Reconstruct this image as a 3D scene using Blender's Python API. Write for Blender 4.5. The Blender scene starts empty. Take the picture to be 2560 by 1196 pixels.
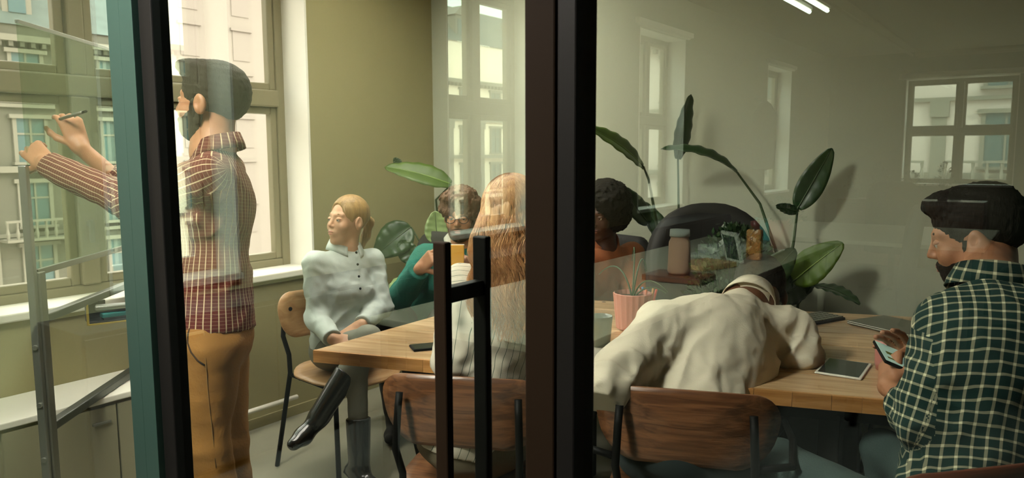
import bpy, math, random
import numpy as np
from mathutils import Vector, Matrix
random.seed(7); np.random.seed(7)
S = bpy.context.scene
COL = S.collection

# ------------------------------------------------------------------ camera
FPX = 1870.0; PW, PH = 2560, 1196
PITCH, YAW, ROLL = math.radians(6.5), math.radians(36.3), math.radians(-.22)
CAM = np.array([0, -.933, 1.4])
FW = np.array([-math.sin(YAW)*math.cos(PITCH), math.cos(YAW)*math.cos(PITCH), -math.sin(PITCH)])
_r = np.array([math.cos(YAW), math.sin(YAW), 0.]); _u = np.cross(_r, FW)
RV = _r*math.cos(ROLL)+_u*math.sin(ROLL); UV_ = -_r*math.sin(ROLL)+_u*math.cos(ROLL)
RH = _r.copy(); FH = np.array([-math.sin(YAW), math.cos(YAW), 0.])     # level right / level forward of the view
ZU = np.array([0, 0, 1.])
def ray(px, py): return FW+RV*(px-PW/2)/FPX-UV_*(py-PH/2)/FPX
def P(px, py, d): return CAM+ray(px, py)*d
def PZ(px, py, z): r = ray(px, py); return CAM+r*((z-CAM[2])/r[2])
def PY(px, py, y): r = ray(px, py); return CAM+r*((y-CAM[1])/r[1])
def V3(*a): return np.array(a, float)
def nrm(v): v = np.asarray(v, float); return v/np.linalg.norm(v)

cam = bpy.data.cameras.new('camera'); camo = bpy.data.objects.new('camera', cam); COL.objects.link(camo)
M = Matrix.Identity(4)
for i in range(3):
    M[i][0] = RV[i]; M[i][1] = UV_[i]; M[i][2] = -FW[i]; M[i][3] = CAM[i]
camo.matrix_world = M
cam.sensor_width = 36; cam.lens = 36*FPX/PW; cam.clip_start = .02; cam.clip_end = 400
cam.dof.use_dof = True; cam.dof.focus_distance = 2.15; cam.dof.aperture_fstop = 8
S.camera = camo

# ------------------------------------------------------------------ sky, sun, exposure
S.view_settings.view_transform = 'Standard'; S.view_settings.look = 'None'
S.view_settings.exposure = 0.0; S.view_settings.gamma = 1; S.view_settings.use_curve_mapping = False
S.cycles.use_denoising = True
S.cycles.max_bounces = 10; S.cycles.diffuse_bounces = 5; S.cycles.glossy_bounces = 5
S.cycles.transparent_max_bounces = 16; S.cycles.sample_clamp_indirect = 6
S.cycles.caustics_reflective = False; S.cycles.caustics_refractive = False
W = bpy.data.worlds.new('sky'); S.world = W; W.use_nodes = True
nt = W.node_tree; bg = nt.nodes['Background']
tc = nt.nodes.new('ShaderNodeTexCoord'); sp = nt.nodes.new('ShaderNodeSeparateXYZ'); nt.links.new(tc.outputs['Generated'], sp.inputs[0])
rp = nt.nodes.new('ShaderNodeValToRGB'); nt.links.new(sp.outputs['Z'], rp.inputs[0])
rp.color_ramp.elements[0].position = 0; rp.color_ramp.elements[0].color = (.8, .7, .6, 1)
rp.color_ramp.elements[1].position = 1; rp.color_ramp.elements[1].color = (3.0, 2.9, 2.6, 1); _e = rp.color_ramp.elements.new(.3); _e.color = (1.9, 1.78, 1.55, 1)
nt.links.new(rp.outputs[0], bg.inputs[0]); bg.inputs[1].default_value = 3.2
sun = bpy.data.lights.new('sun', 'SUN'); sun.energy = 3.0; sun.angle = math.radians(3); sun.color = (1, .9, .76)
suno = bpy.data.objects.new('sun', sun); COL.objects.link(suno)
suno.rotation_euler = Vector((-.75, -.5, -.62)).to_track_quat('-Z', 'Y').to_euler()

# ------------------------------------------------------------------ materials
def mat(name, col, rough=.6, metal=0, var=.0, vscale=8, bump=0, bscale=40, spec=.5, stretch=None, col2=None, emit=None, coat=0, vary=None):
    m = bpy.data.materials.new(name); m.use_nodes = True; n = m.node_tree; b = n.nodes['Principled BSDF']
    b.inputs['Base Color'].default_value = (*col, 1); b.inputs['Roughness'].default_value = rough
    b.inputs['Metallic'].default_value = metal; b.inputs['Specular IOR Level'].default_value = spec
    if coat: b.inputs['Coat Weight'].default_value = coat
    if emit: b.inputs['Emission Color'].default_value = (*col, 1); b.inputs['Emission Strength'].default_value = emit
    t = n.nodes.new('ShaderNodeTexCoord'); mp = n.nodes.new('ShaderNodeMapping'); n.links.new(t.outputs['Object'], mp.inputs[0])
    if stretch: mp.inputs['Scale'].default_value = stretch
    if var or col2:
        nz = n.nodes.new('ShaderNodeTexNoise'); nz.inputs['Scale'].default_value = vscale; nz.inputs['Detail'].default_value = 5
        n.links.new(mp.outputs[0], nz.inputs[0])
        r = n.nodes.new('ShaderNodeValToRGB'); r.color_ramp.elements[0].position = .3; r.color_ramp.elements[1].position = .7
        c2 = col2 or tuple(c*(1-var) for c in col)
        r.color_ramp.elements[0].color = (*c2, 1); r.color_ramp.elements[1].color = (*col, 1)
        n.links.new(nz.outputs[0], r.inputs[0]); n.links.new(r.outputs[0], b.inputs['Base Color'])
    if bump:
        nb = n.nodes.new('ShaderNodeTexNoise'); nb.inputs['Scale'].default_value = bscale; nb.inputs['Detail'].default_value = 4
        n.links.new(mp.outputs[0], nb.inputs[0]); bp = n.nodes.new('ShaderNodeBump'); bp.inputs['Strength'].default_value = bump
        bp.inputs['Distance'].default_value = .004; n.links.new(nb.outputs[0], bp.inputs['Height']); n.links.new(bp.outputs[0], b.inputs['Normal'])
    return m

def glass_mat(name, ior, tint=(1, 1, 1), refl=(1, 1, 1), boost=1.0):
    m = bpy.data.materials.new(name); m.use_nodes = True; n = m.node_tree; n.nodes.clear()
    o = n.nodes.new('ShaderNodeOutputMaterial'); tr = n.nodes.new('ShaderNodeBsdfTransparent'); gl = n.nodes.new('ShaderNodeBsdfGlossy')
    gl.inputs['Roughness'].default_value = 0; tr.inputs[0].default_value = (*tint, 1); gl.inputs[0].default_value = (*refl, 1)
    fr = n.nodes.new('ShaderNodeFresnel')
    # a thin pane reflects alike from both sides
    ge = n.nodes.new('ShaderNodeNewGeometry'); e = n.nodes.new('ShaderNodeMath'); e.operation = 'MULTIPLY_ADD'; e.inputs[1].default_value = -2; e.inputs[2].default_value = 1; n.links.new(ge.outputs['Backfacing'], e.inputs[0])
    pw = n.nodes.new('ShaderNodeMath'); pw.operation = 'POWER'; pw.inputs[0].default_value = ior; n.links.new(e.outputs[0], pw.inputs[1]); n.links.new(pw.outputs[0], fr.inputs['IOR'])
    # two faces of a thin pane: R = 2F / (1 + F)
    a = n.nodes.new('ShaderNodeMath'); a.operation = 'ADD'; a.inputs[1].default_value = 1; n.links.new(fr.outputs[0], a.inputs[0])
    d = n.nodes.new('ShaderNodeMath'); d.operation = 'DIVIDE'; n.links.new(fr.outputs[0], d.inputs[0]); n.links.new(a.outputs[0], d.inputs[1])
    k = n.nodes.new('ShaderNodeMath'); k.operation = 'MULTIPLY'; k.inputs[1].default_value = 2*boost; n.links.new(d.outputs[0], k.inputs[0]); k.use_clamp = True
    mx = n.nodes.new('ShaderNodeMixShader'); n.links.new(k.outputs[0], mx.inputs[0]); n.links.new(tr.outputs[0], mx.inputs[1]); n.links.new(gl.outputs[0], mx.inputs[2])
    n.links.new(mx.outputs[0], o.inputs[0]); return m

def wood(name, c1, c2, rough=.4, scale=9, along='X', rings=1.0, coat=0):
    st = {'X': (.5, 7, 7), 'Y': (7, .5, 7), 'Z': (7, 7, .5)}[along]
    m = mat(name, c1, rough, stretch=st, bump=.25, bscale=scale*3, coat=coat)
    n = m.node_tree; b = n.nodes['Principled BSDF']; mp = [x for x in n.nodes if x.type == 'MAPPING'][0]
    nz = n.nodes.new('ShaderNodeTexNoise'); nz.inputs['Scale'].default_value = scale; nz.inputs['Detail'].default_value = 8; nz.inputs['Distortion'].default_value = .8
    n.links.new(mp.outputs[0], nz.inputs[0])
    r = n.nodes.new('ShaderNodeValToRGB'); e = r.color_ramp.elements
    e[0].position = .36; e[0].color = (*c2, 1); e[1].position = .62; e[1].color = (*c1, 1)
    n.links.new(nz.outputs[0], r.inputs[0])
    oi = n.nodes.new('ShaderNodeObjectInfo'); hs = n.nodes.new('ShaderNodeHueSaturation')
    ml = n.nodes.new('ShaderNodeMapRange'); ml.inputs[3].default_value = .82; ml.inputs[4].default_value = 1.14
    n.links.new(oi.outputs['Random'], ml.inputs[0]); n.links.new(ml.outputs[0], hs.inputs['Value']); n.links.new(r.outputs[0], hs.inputs['Color'])
    n.links.new(hs.outputs[0], b.inputs['Base Color']); return m

def cloth_grid(name, base, line, su, sv, wu, wv, base2=None, cross=None, yoke=None, rough=.85, alt=None, altv=None):
    """woven check from the garment's own UVs (metres along the cloth); yoke: lines run across above this height"""
    m = mat(name, base, rough, bump=.25, bscale=300); n = m.node_tree; b = n.nodes['Principled BSDF']; b.inputs['Specular IOR Level'].default_value = .2
    uv = n.nodes.new('ShaderNodeUVMap'); s = n.nodes.new('ShaderNodeSeparateXYZ'); n.links.new(uv.outputs[0], s.inputs[0])
    def mth(op, x, y=None, z=None):
        q = n.nodes.new('ShaderNodeMath'); q.operation = op
        for i, w in enumerate((x, y, z)):
            if w is None: continue
            if isinstance(w, (int, float)): q.inputs[i].default_value = w
            else: n.links.new(w, q.inputs[i])
        return q.outputs[0]
    def lines(c, sp_, w): return mth('LESS_THAN', mth('FRACT', mth('DIVIDE', c, sp_)), w/sp_)
    U, V = s.outputs[0], s.outputs[1]
    if yoke is not None:
        up = mth('GREATER_THAN', V, yoke)
        lu = mth('MULTIPLY', lines(U, su, wu), mth('SUBTRACT', 1, up)); lv = mth('MULTIPLY', lines(V, sv, wv), up)
        f = mth('MAXIMUM', lu, lv)
    elif wv == 0: f = lines(U, su, wu)
    else:
        lu, lv = lines(U, su, wu), lines(V, sv, wv)
        f = mth('MAXIMUM', mth('MULTIPLY', lu, alt or 1.0), mth('MULTIPLY', lv, altv or alt or 1.0)); f = mth('MAXIMUM', f, mth('MULTIPLY', lu, lv))
    mx = n.nodes.new('ShaderNodeMix'); mx.data_type = 'RGBA'; n.links.new(f, mx.inputs[0])
    mx.inputs[6].default_value = (*base, 1); mx.inputs[7].default_value = (*line, 1)
    if base2:
        nz = n.nodes.new('ShaderNodeMix'); nz.data_type = 'RGBA'; nz.inputs[6].default_value = (*base, 1); nz.inputs[7].default_value = (*base2, 1)
        chk = mth('LESS_THAN', mth('FRACT', mth('DIVIDE', U, su*2)), .5); n.links.new(chk, nz.inputs[0]); n.links.new(nz.outputs[2], mx.inputs[6])
    n.links.new(mx.outputs[2], b.inputs['Base Color']); return m

# ------------------------------------------------------------------ mesh helpers
OFF = {}
def setp(o, label=None, cat=None, group=None, kind=None):
    if label: o['label'] = label
    if cat: o['category'] = cat
    if group: o['group'] = group
    if kind: o['kind'] = kind
    return o
def empty(name, loc, rz=0, label=None, cat=None, group=None, kind=None):
    o = bpy.data.objects.new(name, None); COL.objects.link(o); o.location = tuple(loc); o.rotation_euler = (0, 0, rz)
    o.empty_display_size = .1; OFF[o.name] = np.array(loc, float); return setp(o, label, cat, group, kind)
def rotz(a): c, s = math.cos(a), math.sin(a); return np.array([[c, -s, 0], [s, c, 0], [0, 0, 1.]])
class MB:
    def __init__(self): self.v = []; self.f = []
    def add(self, v, f):
        k = len(self.v); self.v += [tuple(map(float, p)) for p in v]; self.f += [tuple(i+k for i in q) for q in f]; return self
    def box(self, a, b, R=None, c=None):
        (x0, y0, z0), (x1, y1, z1) = a, b
        v = [np.array((x, y, z), float) for z in (z0, z1) for y in (y0, y1) for x in (x0, x1)]
        if R is not None: v = [R@p+(np.zeros(3) if c is None else np.asarray(c)) for p in v]
        return self.add(v, [(0, 2, 3, 1), (4, 5, 7, 6), (0, 1, 5, 4), (2, 6, 7, 3), (0, 4, 6, 2), (1, 3, 7, 5)])
    def tube(self, pts, r, n=10, cap=True, flat=None):
        pts = [np.asarray(p, float) for p in pts]; rs = r if hasattr(r, '__len__') else [r]*len(pts)
        vs = []; up = None
        for i, p in enumerate(pts):
            t = nrm(pts[min(i+1, len(pts)-1)]-pts[max(i-1, 0)])
            if up is None:
                up = V3(0, 0, 1) if abs(t[2]) < .9 else V3(1, 0, 0)
            s = nrm(np.cross(up, t)); up = np.cross(t, s)
            for k in range(n):
                a = 2*math.pi*(k+.5)/n; vs.append(p+rs[i]*(math.cos(a)*s+math.sin(a)*up))
        fs = [(i*n+k, i*n+(k+1) % n, (i+1)*n+(k+1) % n, (i+1)*n+k) for i in range(len(pts)-1) for k in range(n)]
        if cap: fs += [tuple(range(n))[::-1], tuple((len(pts)-1)*n+k for k in range(n))]
        return self.add(vs, fs)
    def lathe(self, prof, c=(0, 0, 0), n=28):
        c = np.asarray(c, float); vs = [c+V3(r*math.cos(2*math.pi*k/n), r*math.sin(2*math.pi*k/n), z) for r, z in prof for k in range(n)]
        fs = [(i*n+k, i*n+(k+1) % n, (i+1)*n+(k+1) % n, (i+1)*n+k) for i in range(len(prof)-1) for k in range(n)]
        fs += [tuple(range(n))[::-1], tuple((len(prof)-1)*n+k for k in range(n))]
        return self.add(vs, fs)
    def prism(self, poly, z0, z1):
        n = len(poly); vs = [(*p, z0) for p in poly]+[(*p, z1) for p in poly]
        return self.add(vs, [tuple(range(n))[::-1], tuple(range(n, 2*n))]+[(i, (i+1) % n, n+(i+1) % n, n+i) for i in range(n)])
    def shell(self, outline, fn, th, rings=7):
        """solid curved panel: outline (2D, closed) filled by rings to its centre; fn maps (a,b)->(point, normal)"""
        o = np.array(outline); c = o.mean(0); n = len(o); vt = []; vb = []
        for k in range(rings):
            s = 1-k/rings
            for q in o:
                a = c+(q-c)*s; p, nn = fn(*a); e = .75 if k == 0 else 1
                vt.append(p+nn*th/2*e); vb.append(p-nn*th/2*e)
        p, nn = fn(*c); vt.append(p+nn*th/2); vb.append(p-nn*th/2); m = len(vt); fs = []
        for k in range(rings-1):
            for i in range(n):
                j = (i+1) % n; fs.append((k*n+i, k*n+j, (k+1)*n+j, (k+1)*n+i)); fs.append((m+k*n+j, m+k*n+i, m+(k+1)*n+i, m+(k+1)*n+j))
        k = rings-1
        for i in range(n):
            j = (i+1) % n; fs.append((k*n+i, k*n+j, m-1)); fs.append((m+k*n+j, m+k*n+i, 2*m-1)); fs.append((j, i, m+i, m+j))
        return self.add(vt+vb, fs)
    def build(self, name, m, parent=None, smooth=False, bev=0, seg=2, world=False, **kw):
        me = bpy.data.meshes.new(name); v = self.v
        if world and parent is not None:
            o_ = OFF.get(parent.name, np.zeros(3)); v = [tuple(np.array(p)-o_) for p in v]
        me.from_pydata(v, [], self.f); me.materials.append(m)
        if smooth: me.polygons.foreach_set('use_smooth', [True]*len(me.polygons))
        me.update(); return link(name, me, parent, bev, seg, **kw)
def link(name, me, parent=None, bev=0, seg=2, **kw):
    o = bpy.data.objects.new(name, me); COL.objects.link(o)
    if parent is not None: o.parent = parent; OFF[o.name] = OFF.get(parent.name, np.zeros(3))
    if bev:
        b = o.modifiers.new('bevel', 'BEVEL'); b.width = bev; b.segments = seg; b.limit_method = 'ANGLE'; b.angle_limit = math.radians(40)
    return setp(o, **kw)
def fixn(o):
    import bmesh
    bm = bmesh.new(); bm.from_mesh(o.data); bmesh.ops.recalc_face_normals(bm, faces=bm.faces); bm.to_mesh(o.data); bm.free(); return o
def rrect(w, h, r, n=7):
    out = []
    for cx, cy, a0 in ((w/2-r, h/2-r, 0), (-w/2+r, h/2-r, 90), (-w/2+r, -h/2+r, 180), (w/2-r, -h/2+r, 270)):
        for k in range(n): a = math.radians(a0+90*k/(n-1)); out.append((cx+r*math.cos(a), cy+r*math.sin(a)))
    return out
def copy_tree(o, parent=None):
    c = o.copy(); COL.objects.link(c); c.parent = parent
    for ch in list(o.children): copy_tree(ch, c)
    return c
def bez(p0, p1, p2, n=10):
    p0, p1, p2 = map(np.asarray, (p0, p1, p2)); return [(1-t)**2*p0+2*t*(1-t)*p1+t*t*p2 for t in np.linspace(0, 1, n)]

# ------------------------------------------------------------------ implicit surfaces (bodies, clothes, hair)
def wob(p, s, seed=0):
    r = np.random.RandomState(seed); o = 0; q = p*s
    q = q+.6*np.sin(q[..., [1, 2, 0]]*1.3+seed)
    for k in range(4):
        d = r.normal(size=3); d /= np.linalg.norm(d); o = o+np.sin((q@d.astype(np.float32))*(1+.7*k)+r.rand()*6.28)/(1+.6*k)
    return o/2.2
def cap(a, b, ra, rb=None, k=.02, fl=None, cut=None, op='+'): return dict(t='c', a=np.asarray(a, float), b=np.asarray(b, float), ra=ra, rb=ra if rb is None else rb, k=k, fl=fl, cut=cut, op=op)
def ell(c, r, B=None, k=.02, op='+', cut=None): return dict(t='e', c=np.asarray(c, float), r=np.asarray(r, float)*np.ones(3), B=np.eye(3) if B is None else B, k=k, op=op, cut=cut)
def pdist(q, p):
    if q['t'] == 'c':
        ab = q['b']-q['a']; x = p-q['a'].astype(np.float32); L = ab@ab
        if q['fl'] is not None:              # (axis, factor): flatten along an axis
            ax, s = q['fl']; x = x+(x@ax.astype(np.float32))[..., None]*(ax*(1/s-1)).astype(np.float32); ab = ab+ax*(ab@ax)*(1/s-1); L = ab@ab
        t = np.clip((x@ab.astype(np.float32))/max(L, 1e-9), 0, 1)
        d = np.sqrt(((x-t[..., None]*ab.astype(np.float32))**2).sum(-1))-(q['ra']+(q['rb']-q['ra'])*t)
    else:
        x = (p-q['c'].astype(np.float32))@q['B'].astype(np.float32); r = q['r'].astype(np.float32)
        k0 = np.sqrt(((x/r)**2).sum(-1)); k1 = np.sqrt(((x/r**2)**2).sum(-1))+1e-6; d = k0*(k0-1)/k1
    if q['cut'] is not None:
        for c, n in q['cut']: d = np.maximum(d, (p-np.asarray(c, np.float32))@np.asarray(nrm(n), np.float32))
    return d
def bounds(q):
    if q['t'] == 'c':
        R = max(q['ra'], q['rb']); return np.minimum(q['a'], q['b'])-R, np.maximum(q['a'], q['b'])+R
    e = np.abs(q['B'])@q['r']; return q['c']-e, q['c']+e
def surf(prims, h, noise=None, clip=None):
    bs = [bounds(q) for q in prims if q['op'] == '+']
    lo = np.min([b[0] for b in bs], 0)-3*h-.012; hi = np.max([b[1] for b in bs], 0)+3*h+.012
    n = np.ceil((hi-lo)/h).astype(int)+1
    f = np.full(n, .08, np.float32); ax = [(lo[i]+h*np.arange(n[i])).astype(np.float32) for i in range(3)]
    for q in prims:
        k = q['k']; a, b = bounds(q); pad = 2*h+k*1.2+.012
        i0 = np.clip(((a-pad-lo)/h).astype(int), 0, n); i1 = np.clip(((b+pad-lo)/h).astype(int)+2, 0, n)
        if (i1 <= i0).any(): continue
        sl = tuple(slice(i0[i], i1[i]) for i in range(3))
        p = np.stack(np.meshgrid(*[ax[i][sl[i]] for i in range(3)], indexing='ij'), -1)
        d = pdist(q, p); g = f[sl]
        if q['op'] == '+':
            hh = np.clip(.5+.5*(g-d)/k, 0, 1); f[sl] = g+(d-g)*hh-k*hh*(1-hh)
        else:
            hh = np.clip(.5-.5*(g+d)/k, 0, 1); f[sl] = g+(-d-g)*hh+k*hh*(1-hh)
    if noise is not None or clip:
        m = np.abs(f) < .035; idx = np.argwhere(m); p = (lo+idx*h).astype(np.float32); val = f[m]
        if noise is not None: val = val-noise(p)
        f[m] = val
    if clip:
        G = np.stack(np.meshgrid(*ax, indexing='ij'), -1)
        for c, nn in clip: f = np.maximum(f, (G-np.asarray(c, np.float32))@np.asarray(nrm(nn), np.float32))
    return nets(f, lo, h)
def nets(f, lo, h):
    s = f < 0; c = [s[i:s.shape[0]-1+i, j:s.shape[1]-1+j, k:s.shape[2]-1+k] for i in (0, 1) for j in (0, 1) for k in (0, 1)]
    cnt = sum(x.astype(np.int8) for x in c); act = (cnt > 0) & (cnt < 8); ijk = np.argwhere(act)
    cor = [(i, j, k) for i in (0, 1) for j in (0, 1) for k in (0, 1)]
    vals = np.stack([f[ijk[:, 0]+a, ijk[:, 1]+b, ijk[:, 2]+d] for a, b, d in cor], 1)
    acc = np.zeros((len(ijk), 3)); num = np.zeros(len(ijk))
    for x in range(8):
        for y in range(x+1, 8):
            A, B = np.array(cor[x]), np.array(cor[y])
            if abs(A-B).sum() != 1: continue
            va, vb = vals[:, x], vals[:, y]; m = (va < 0) != (vb < 0)
            t = va[m]/(va[m]-vb[m]); acc[m] += A+(B-A)*t[:, None]; num[m] += 1
    V = lo+h*(ijk+acc/num[:, None]); idx = np.full(act.shape, -1, np.int64); idx[act] = np.arange(len(ijk)); F = []
    for a in range(3):
        b, d = (a+1) % 3, (a+2) % 3
        s0 = s.take(range(s.shape[a]-1), a); s1 = s.take(range(1, s.shape[a]), a); e = np.argwhere(s0 != s1)
        e = e[(e[:, b] > 0) & (e[:, d] > 0) & (e[:, b] < act.shape[b]) & (e[:, d] < act.shape[d])]
        q = []
        for db, dd in ((1, 1), (0, 1), (0, 0), (1, 0)):
            g = e.copy(); g[:, b] -= db; g[:, d] -= dd; q.append(idx[g[:, 0], g[:, 1], g[:, 2]])
        q = np.stack(q, 1); fl = s[e[:, 0], e[:, 1], e[:, 2]]; q[~fl] = q[~fl][:, ::-1]; F.append(q)
    F = np.concatenate(F); F = F[(F >= 0).all(1)]; return V, F
def npmesh(name, V, F, m, parent, uv=None, **kw):
    o_ = OFF.get(parent.name, np.zeros(3)) if parent is not None else np.zeros(3)
    me = bpy.data.meshes.new(name); V = V-o_; me.vertices.add(len(V)); me.vertices.foreach_set('co', V.astype(np.float32).ravel())
    nF = len(F); me.loops.add(nF*4); me.loops.foreach_set('vertex_index', F.astype(np.int32).ravel())
    me.polygons.add(nF); me.polygons.foreach_set('loop_start', np.arange(0, nF*4, 4, dtype=np.int32))
    try: me.polygons.foreach_set('loop_total', np.full(nF, 4, np.int32))
    except Exception: pass
    me.update(calc_edges=True); me.validate(); me.polygons.foreach_set('use_smooth', [True]*len(me.polygons))
    if uv is not None and len(me.polygons) == nF:
        l = me.uv_layers.new(name='UVMap'); l.data.foreach_set('uv', uv.astype(np.float32).ravel())
    me.materials.append(m); return link(name, me, parent, **kw)
def merge(parts):
    k = 0; Vs = []; Fs = []
    for V, F in parts: Vs.append(V); Fs.append(F+k); k += len(V)
    return np.concatenate(Vs), np.concatenate(Fs)
# ------------------------------------------------------------------ people
def frame(f, up=ZU):
    f = nrm(f); r = nrm(np.cross(f, up)); u = np.cross(r, f); return np.stack([r, f, u], 1)      # columns right, forward, up
def head_prims(c, B, s=1.0, fem=False):
    L = lambda x, y, z: c+B@(np.array((x, y, z))*s)
    E_ = lambda p, r, k=.012, op='+': ell(L(*p), np.array(r)*s, B, k*s, op)
    Cq = lambda a, b, ra, rb, k=.008, op='+': cap(L(*a), L(*b), ra*s, rb*s, k*s, op=op)
    j = .9 if fem else 1.0
    q = [E_((0, -.018, .035), (.073, .092, .082)), E_((0, .028, -.02), (.059*j, .06, .082), .03), E_((0, .04, -.082), (.043*j, .042, .032), .025),
         E_((0, .072, -.1), (.018, .014, .014), .02)]
    for x in (-1, 1):
        q += [E_((x*.034, .062, -.03), (.025, .022, .026), .02), Cq((x*.012, .080, .026), (x*.042, .066, .027), .0075 if fem else .009, .0065 if fem else .0075, .014)]
        q += [E_((x*.031, .1, .004), (.015, .015, .0115), .012, '-'), E_((x*.031, .0705, .003), (.0155, .0135, .0125), .004)]
        q += [E_((x*.078, -.008, -.008), (.011, .021, .033), .006), E_((x*.088, -.002, -.004), (.006, .011, .018), .004, '-')]
    q += [Cq((0, .082, .016), (0, .1035, -.024), .0075, .0088 if fem else .0098, .011), E_((-.009, .093, -.029), (.0078, .009, .0068), .006), E_((.009, .093, -.029), (.0078, .009, .0068), .006)]
    q += [E_((0, .078, -.06), (.026, .018, .02), .014), E_((0, .0945, -.0545), (.02, .006, .0045), .004), E_((0, .0935, -.0655), (.017, .0065, .0055), .004),
          E_((0, .102, -.0598), (.021, .006, .0014), .003, '-')]
    return q
def hand_prims(w, d, nrml, side=1, curl=(.5, .5), spread=.12, s=1.0, pose=None, thumb=.7):
    """w wrist, d direction of the fingers, nrml out of the back of the hand, side: +1 thumb on cross(d, nrml) side"""
    d = nrm(d); nrml = nrm(nrml-d*(nrml@d)); t = np.cross(d, nrml)*side; q = []
    palm = lambda a, b: w+(d*a+t*b)*s
    for b in (-.026, -.009, .009, .026): q.append(cap(palm(.012, b*.75), palm(.088, b), .0145*s, .0125*s, .012*s, fl=(nrml, .82)))
    L = [(.038, .024, .019), (.042, .027, .02), (.04, .025, .02), (.031, .019, .017)]
    for i, b in enumerate((.028, .0095, -.009, -.027)):
        p = palm(.09 if i != 3 else .082, b); dd = nrm(d+t*spread*(1.5-i)/1.5); cu = curl[0]+(curl[1]-curl[0])*i/3
        if pose: cu = pose[i]
        r = (.0092, .0094, .0089, .0078)[i]
        for j in range(3):
            ang = cu*(.75, 1.1, .8)[j]; dd = nrm(dd*math.cos(ang)-nrml*math.sin(ang)); e = p+dd*L[i][j]*s
            q.append(cap(p, e, r*(1-.07*j)*s, r*(.93-.08*j)*s, .004*s)); p = e
    p = palm(.022, .022)-nrml*.006*s; dd = nrm(d*.65+t*.75-nrml*.35)
    for j, l in enumerate((.042, .032, .026)):
        e = p+dd*l*s; q.append(cap(p, e, (.0145, .0108, .0098)[j]*s, (.0115, .0098, .0082)[j]*s, .007*s)); p = e; dd = nrm(dd+d*.4*thumb-nrml*.35*thumb-t*.35*thumb)
    return q
def limbuv(V, F, bones, torso, planar=False):
    """cloth coordinates in metres: every face belongs to its nearest bone, wound round that bone"""
    cf = V[F].mean(1); best = np.full(len(cf), 1e9); bi = np.zeros(len(cf), int)
    for i, (a, b, r, w) in enumerate(bones):
        ab = b-a; t = np.clip(((cf-a)@ab)/(ab@ab), 0, 1); dd = np.linalg.norm(cf-a-t[:, None]*ab, axis=1)-r
        dd = dd+(np.maximum(0, .22-t)*.35 if i in (1, 3) and len(bones) == 5 else 0); m = dd < best; best[m] = dd[m]; bi[m] = i
    UVs = np.zeros((len(F), 4, 2)); X = V[F]
    for i, (a, b, r, w) in enumerate(bones):
        m = bi == i
        if not m.any(): continue
        ax = nrm(b-a); ref = torso[:, 1] if abs(ax@torso[:, 1]) < .8 else torso[:, 2]; e1 = nrm(ref-ax*(ref@ax)); e2 = np.cross(ax, e1)
        x = X[m]-a; u = np.arctan2(x@e2, x@e1); u0 = u[:, :1]; u = u0+(u-u0+np.pi) % (2*np.pi)-np.pi
        UVs[m, :, 0] = u*w; UVs[m, :, 1] = x@ax+3.0
        if planar and i == 0: UVs[m, :, 0] = x@torso[:, 0]+1; UVs[m, :, 1] = x@torso[:, 2]+3.0-.8*np.abs(x@torso[:, 1]-.0)
    return UVs.reshape(-1, 2)
def strands(roots, paths, r=.0012):
    vs = []; fs = []; k = 0
    for pts in paths:
        n = len(pts)
        for i, p in enumerate(pts):
            t = pts[min(i+1, n-1)]-pts[max(i-1, 0)]; t = t/(np.linalg.norm(t)+1e-9); s = np.cross(t, (0.3, .2, 1)); s /= np.linalg.norm(s)+1e-9; u = np.cross(t, s)
            rr = r*(1-.6*i/n)
            for a in (0, 2.09, 4.19): vs.append(p+rr*(math.cos(a)*s+math.sin(a)*u))
        for i in range(n-1):
            for a in range(3): fs.append((k+i*3+a, k+i*3+(a+1) % 3, k+i*3+3+(a+1) % 3, k+i*3+3+a))
        k += 3*n
    return np.array(vs), np.array(fs)

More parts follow.
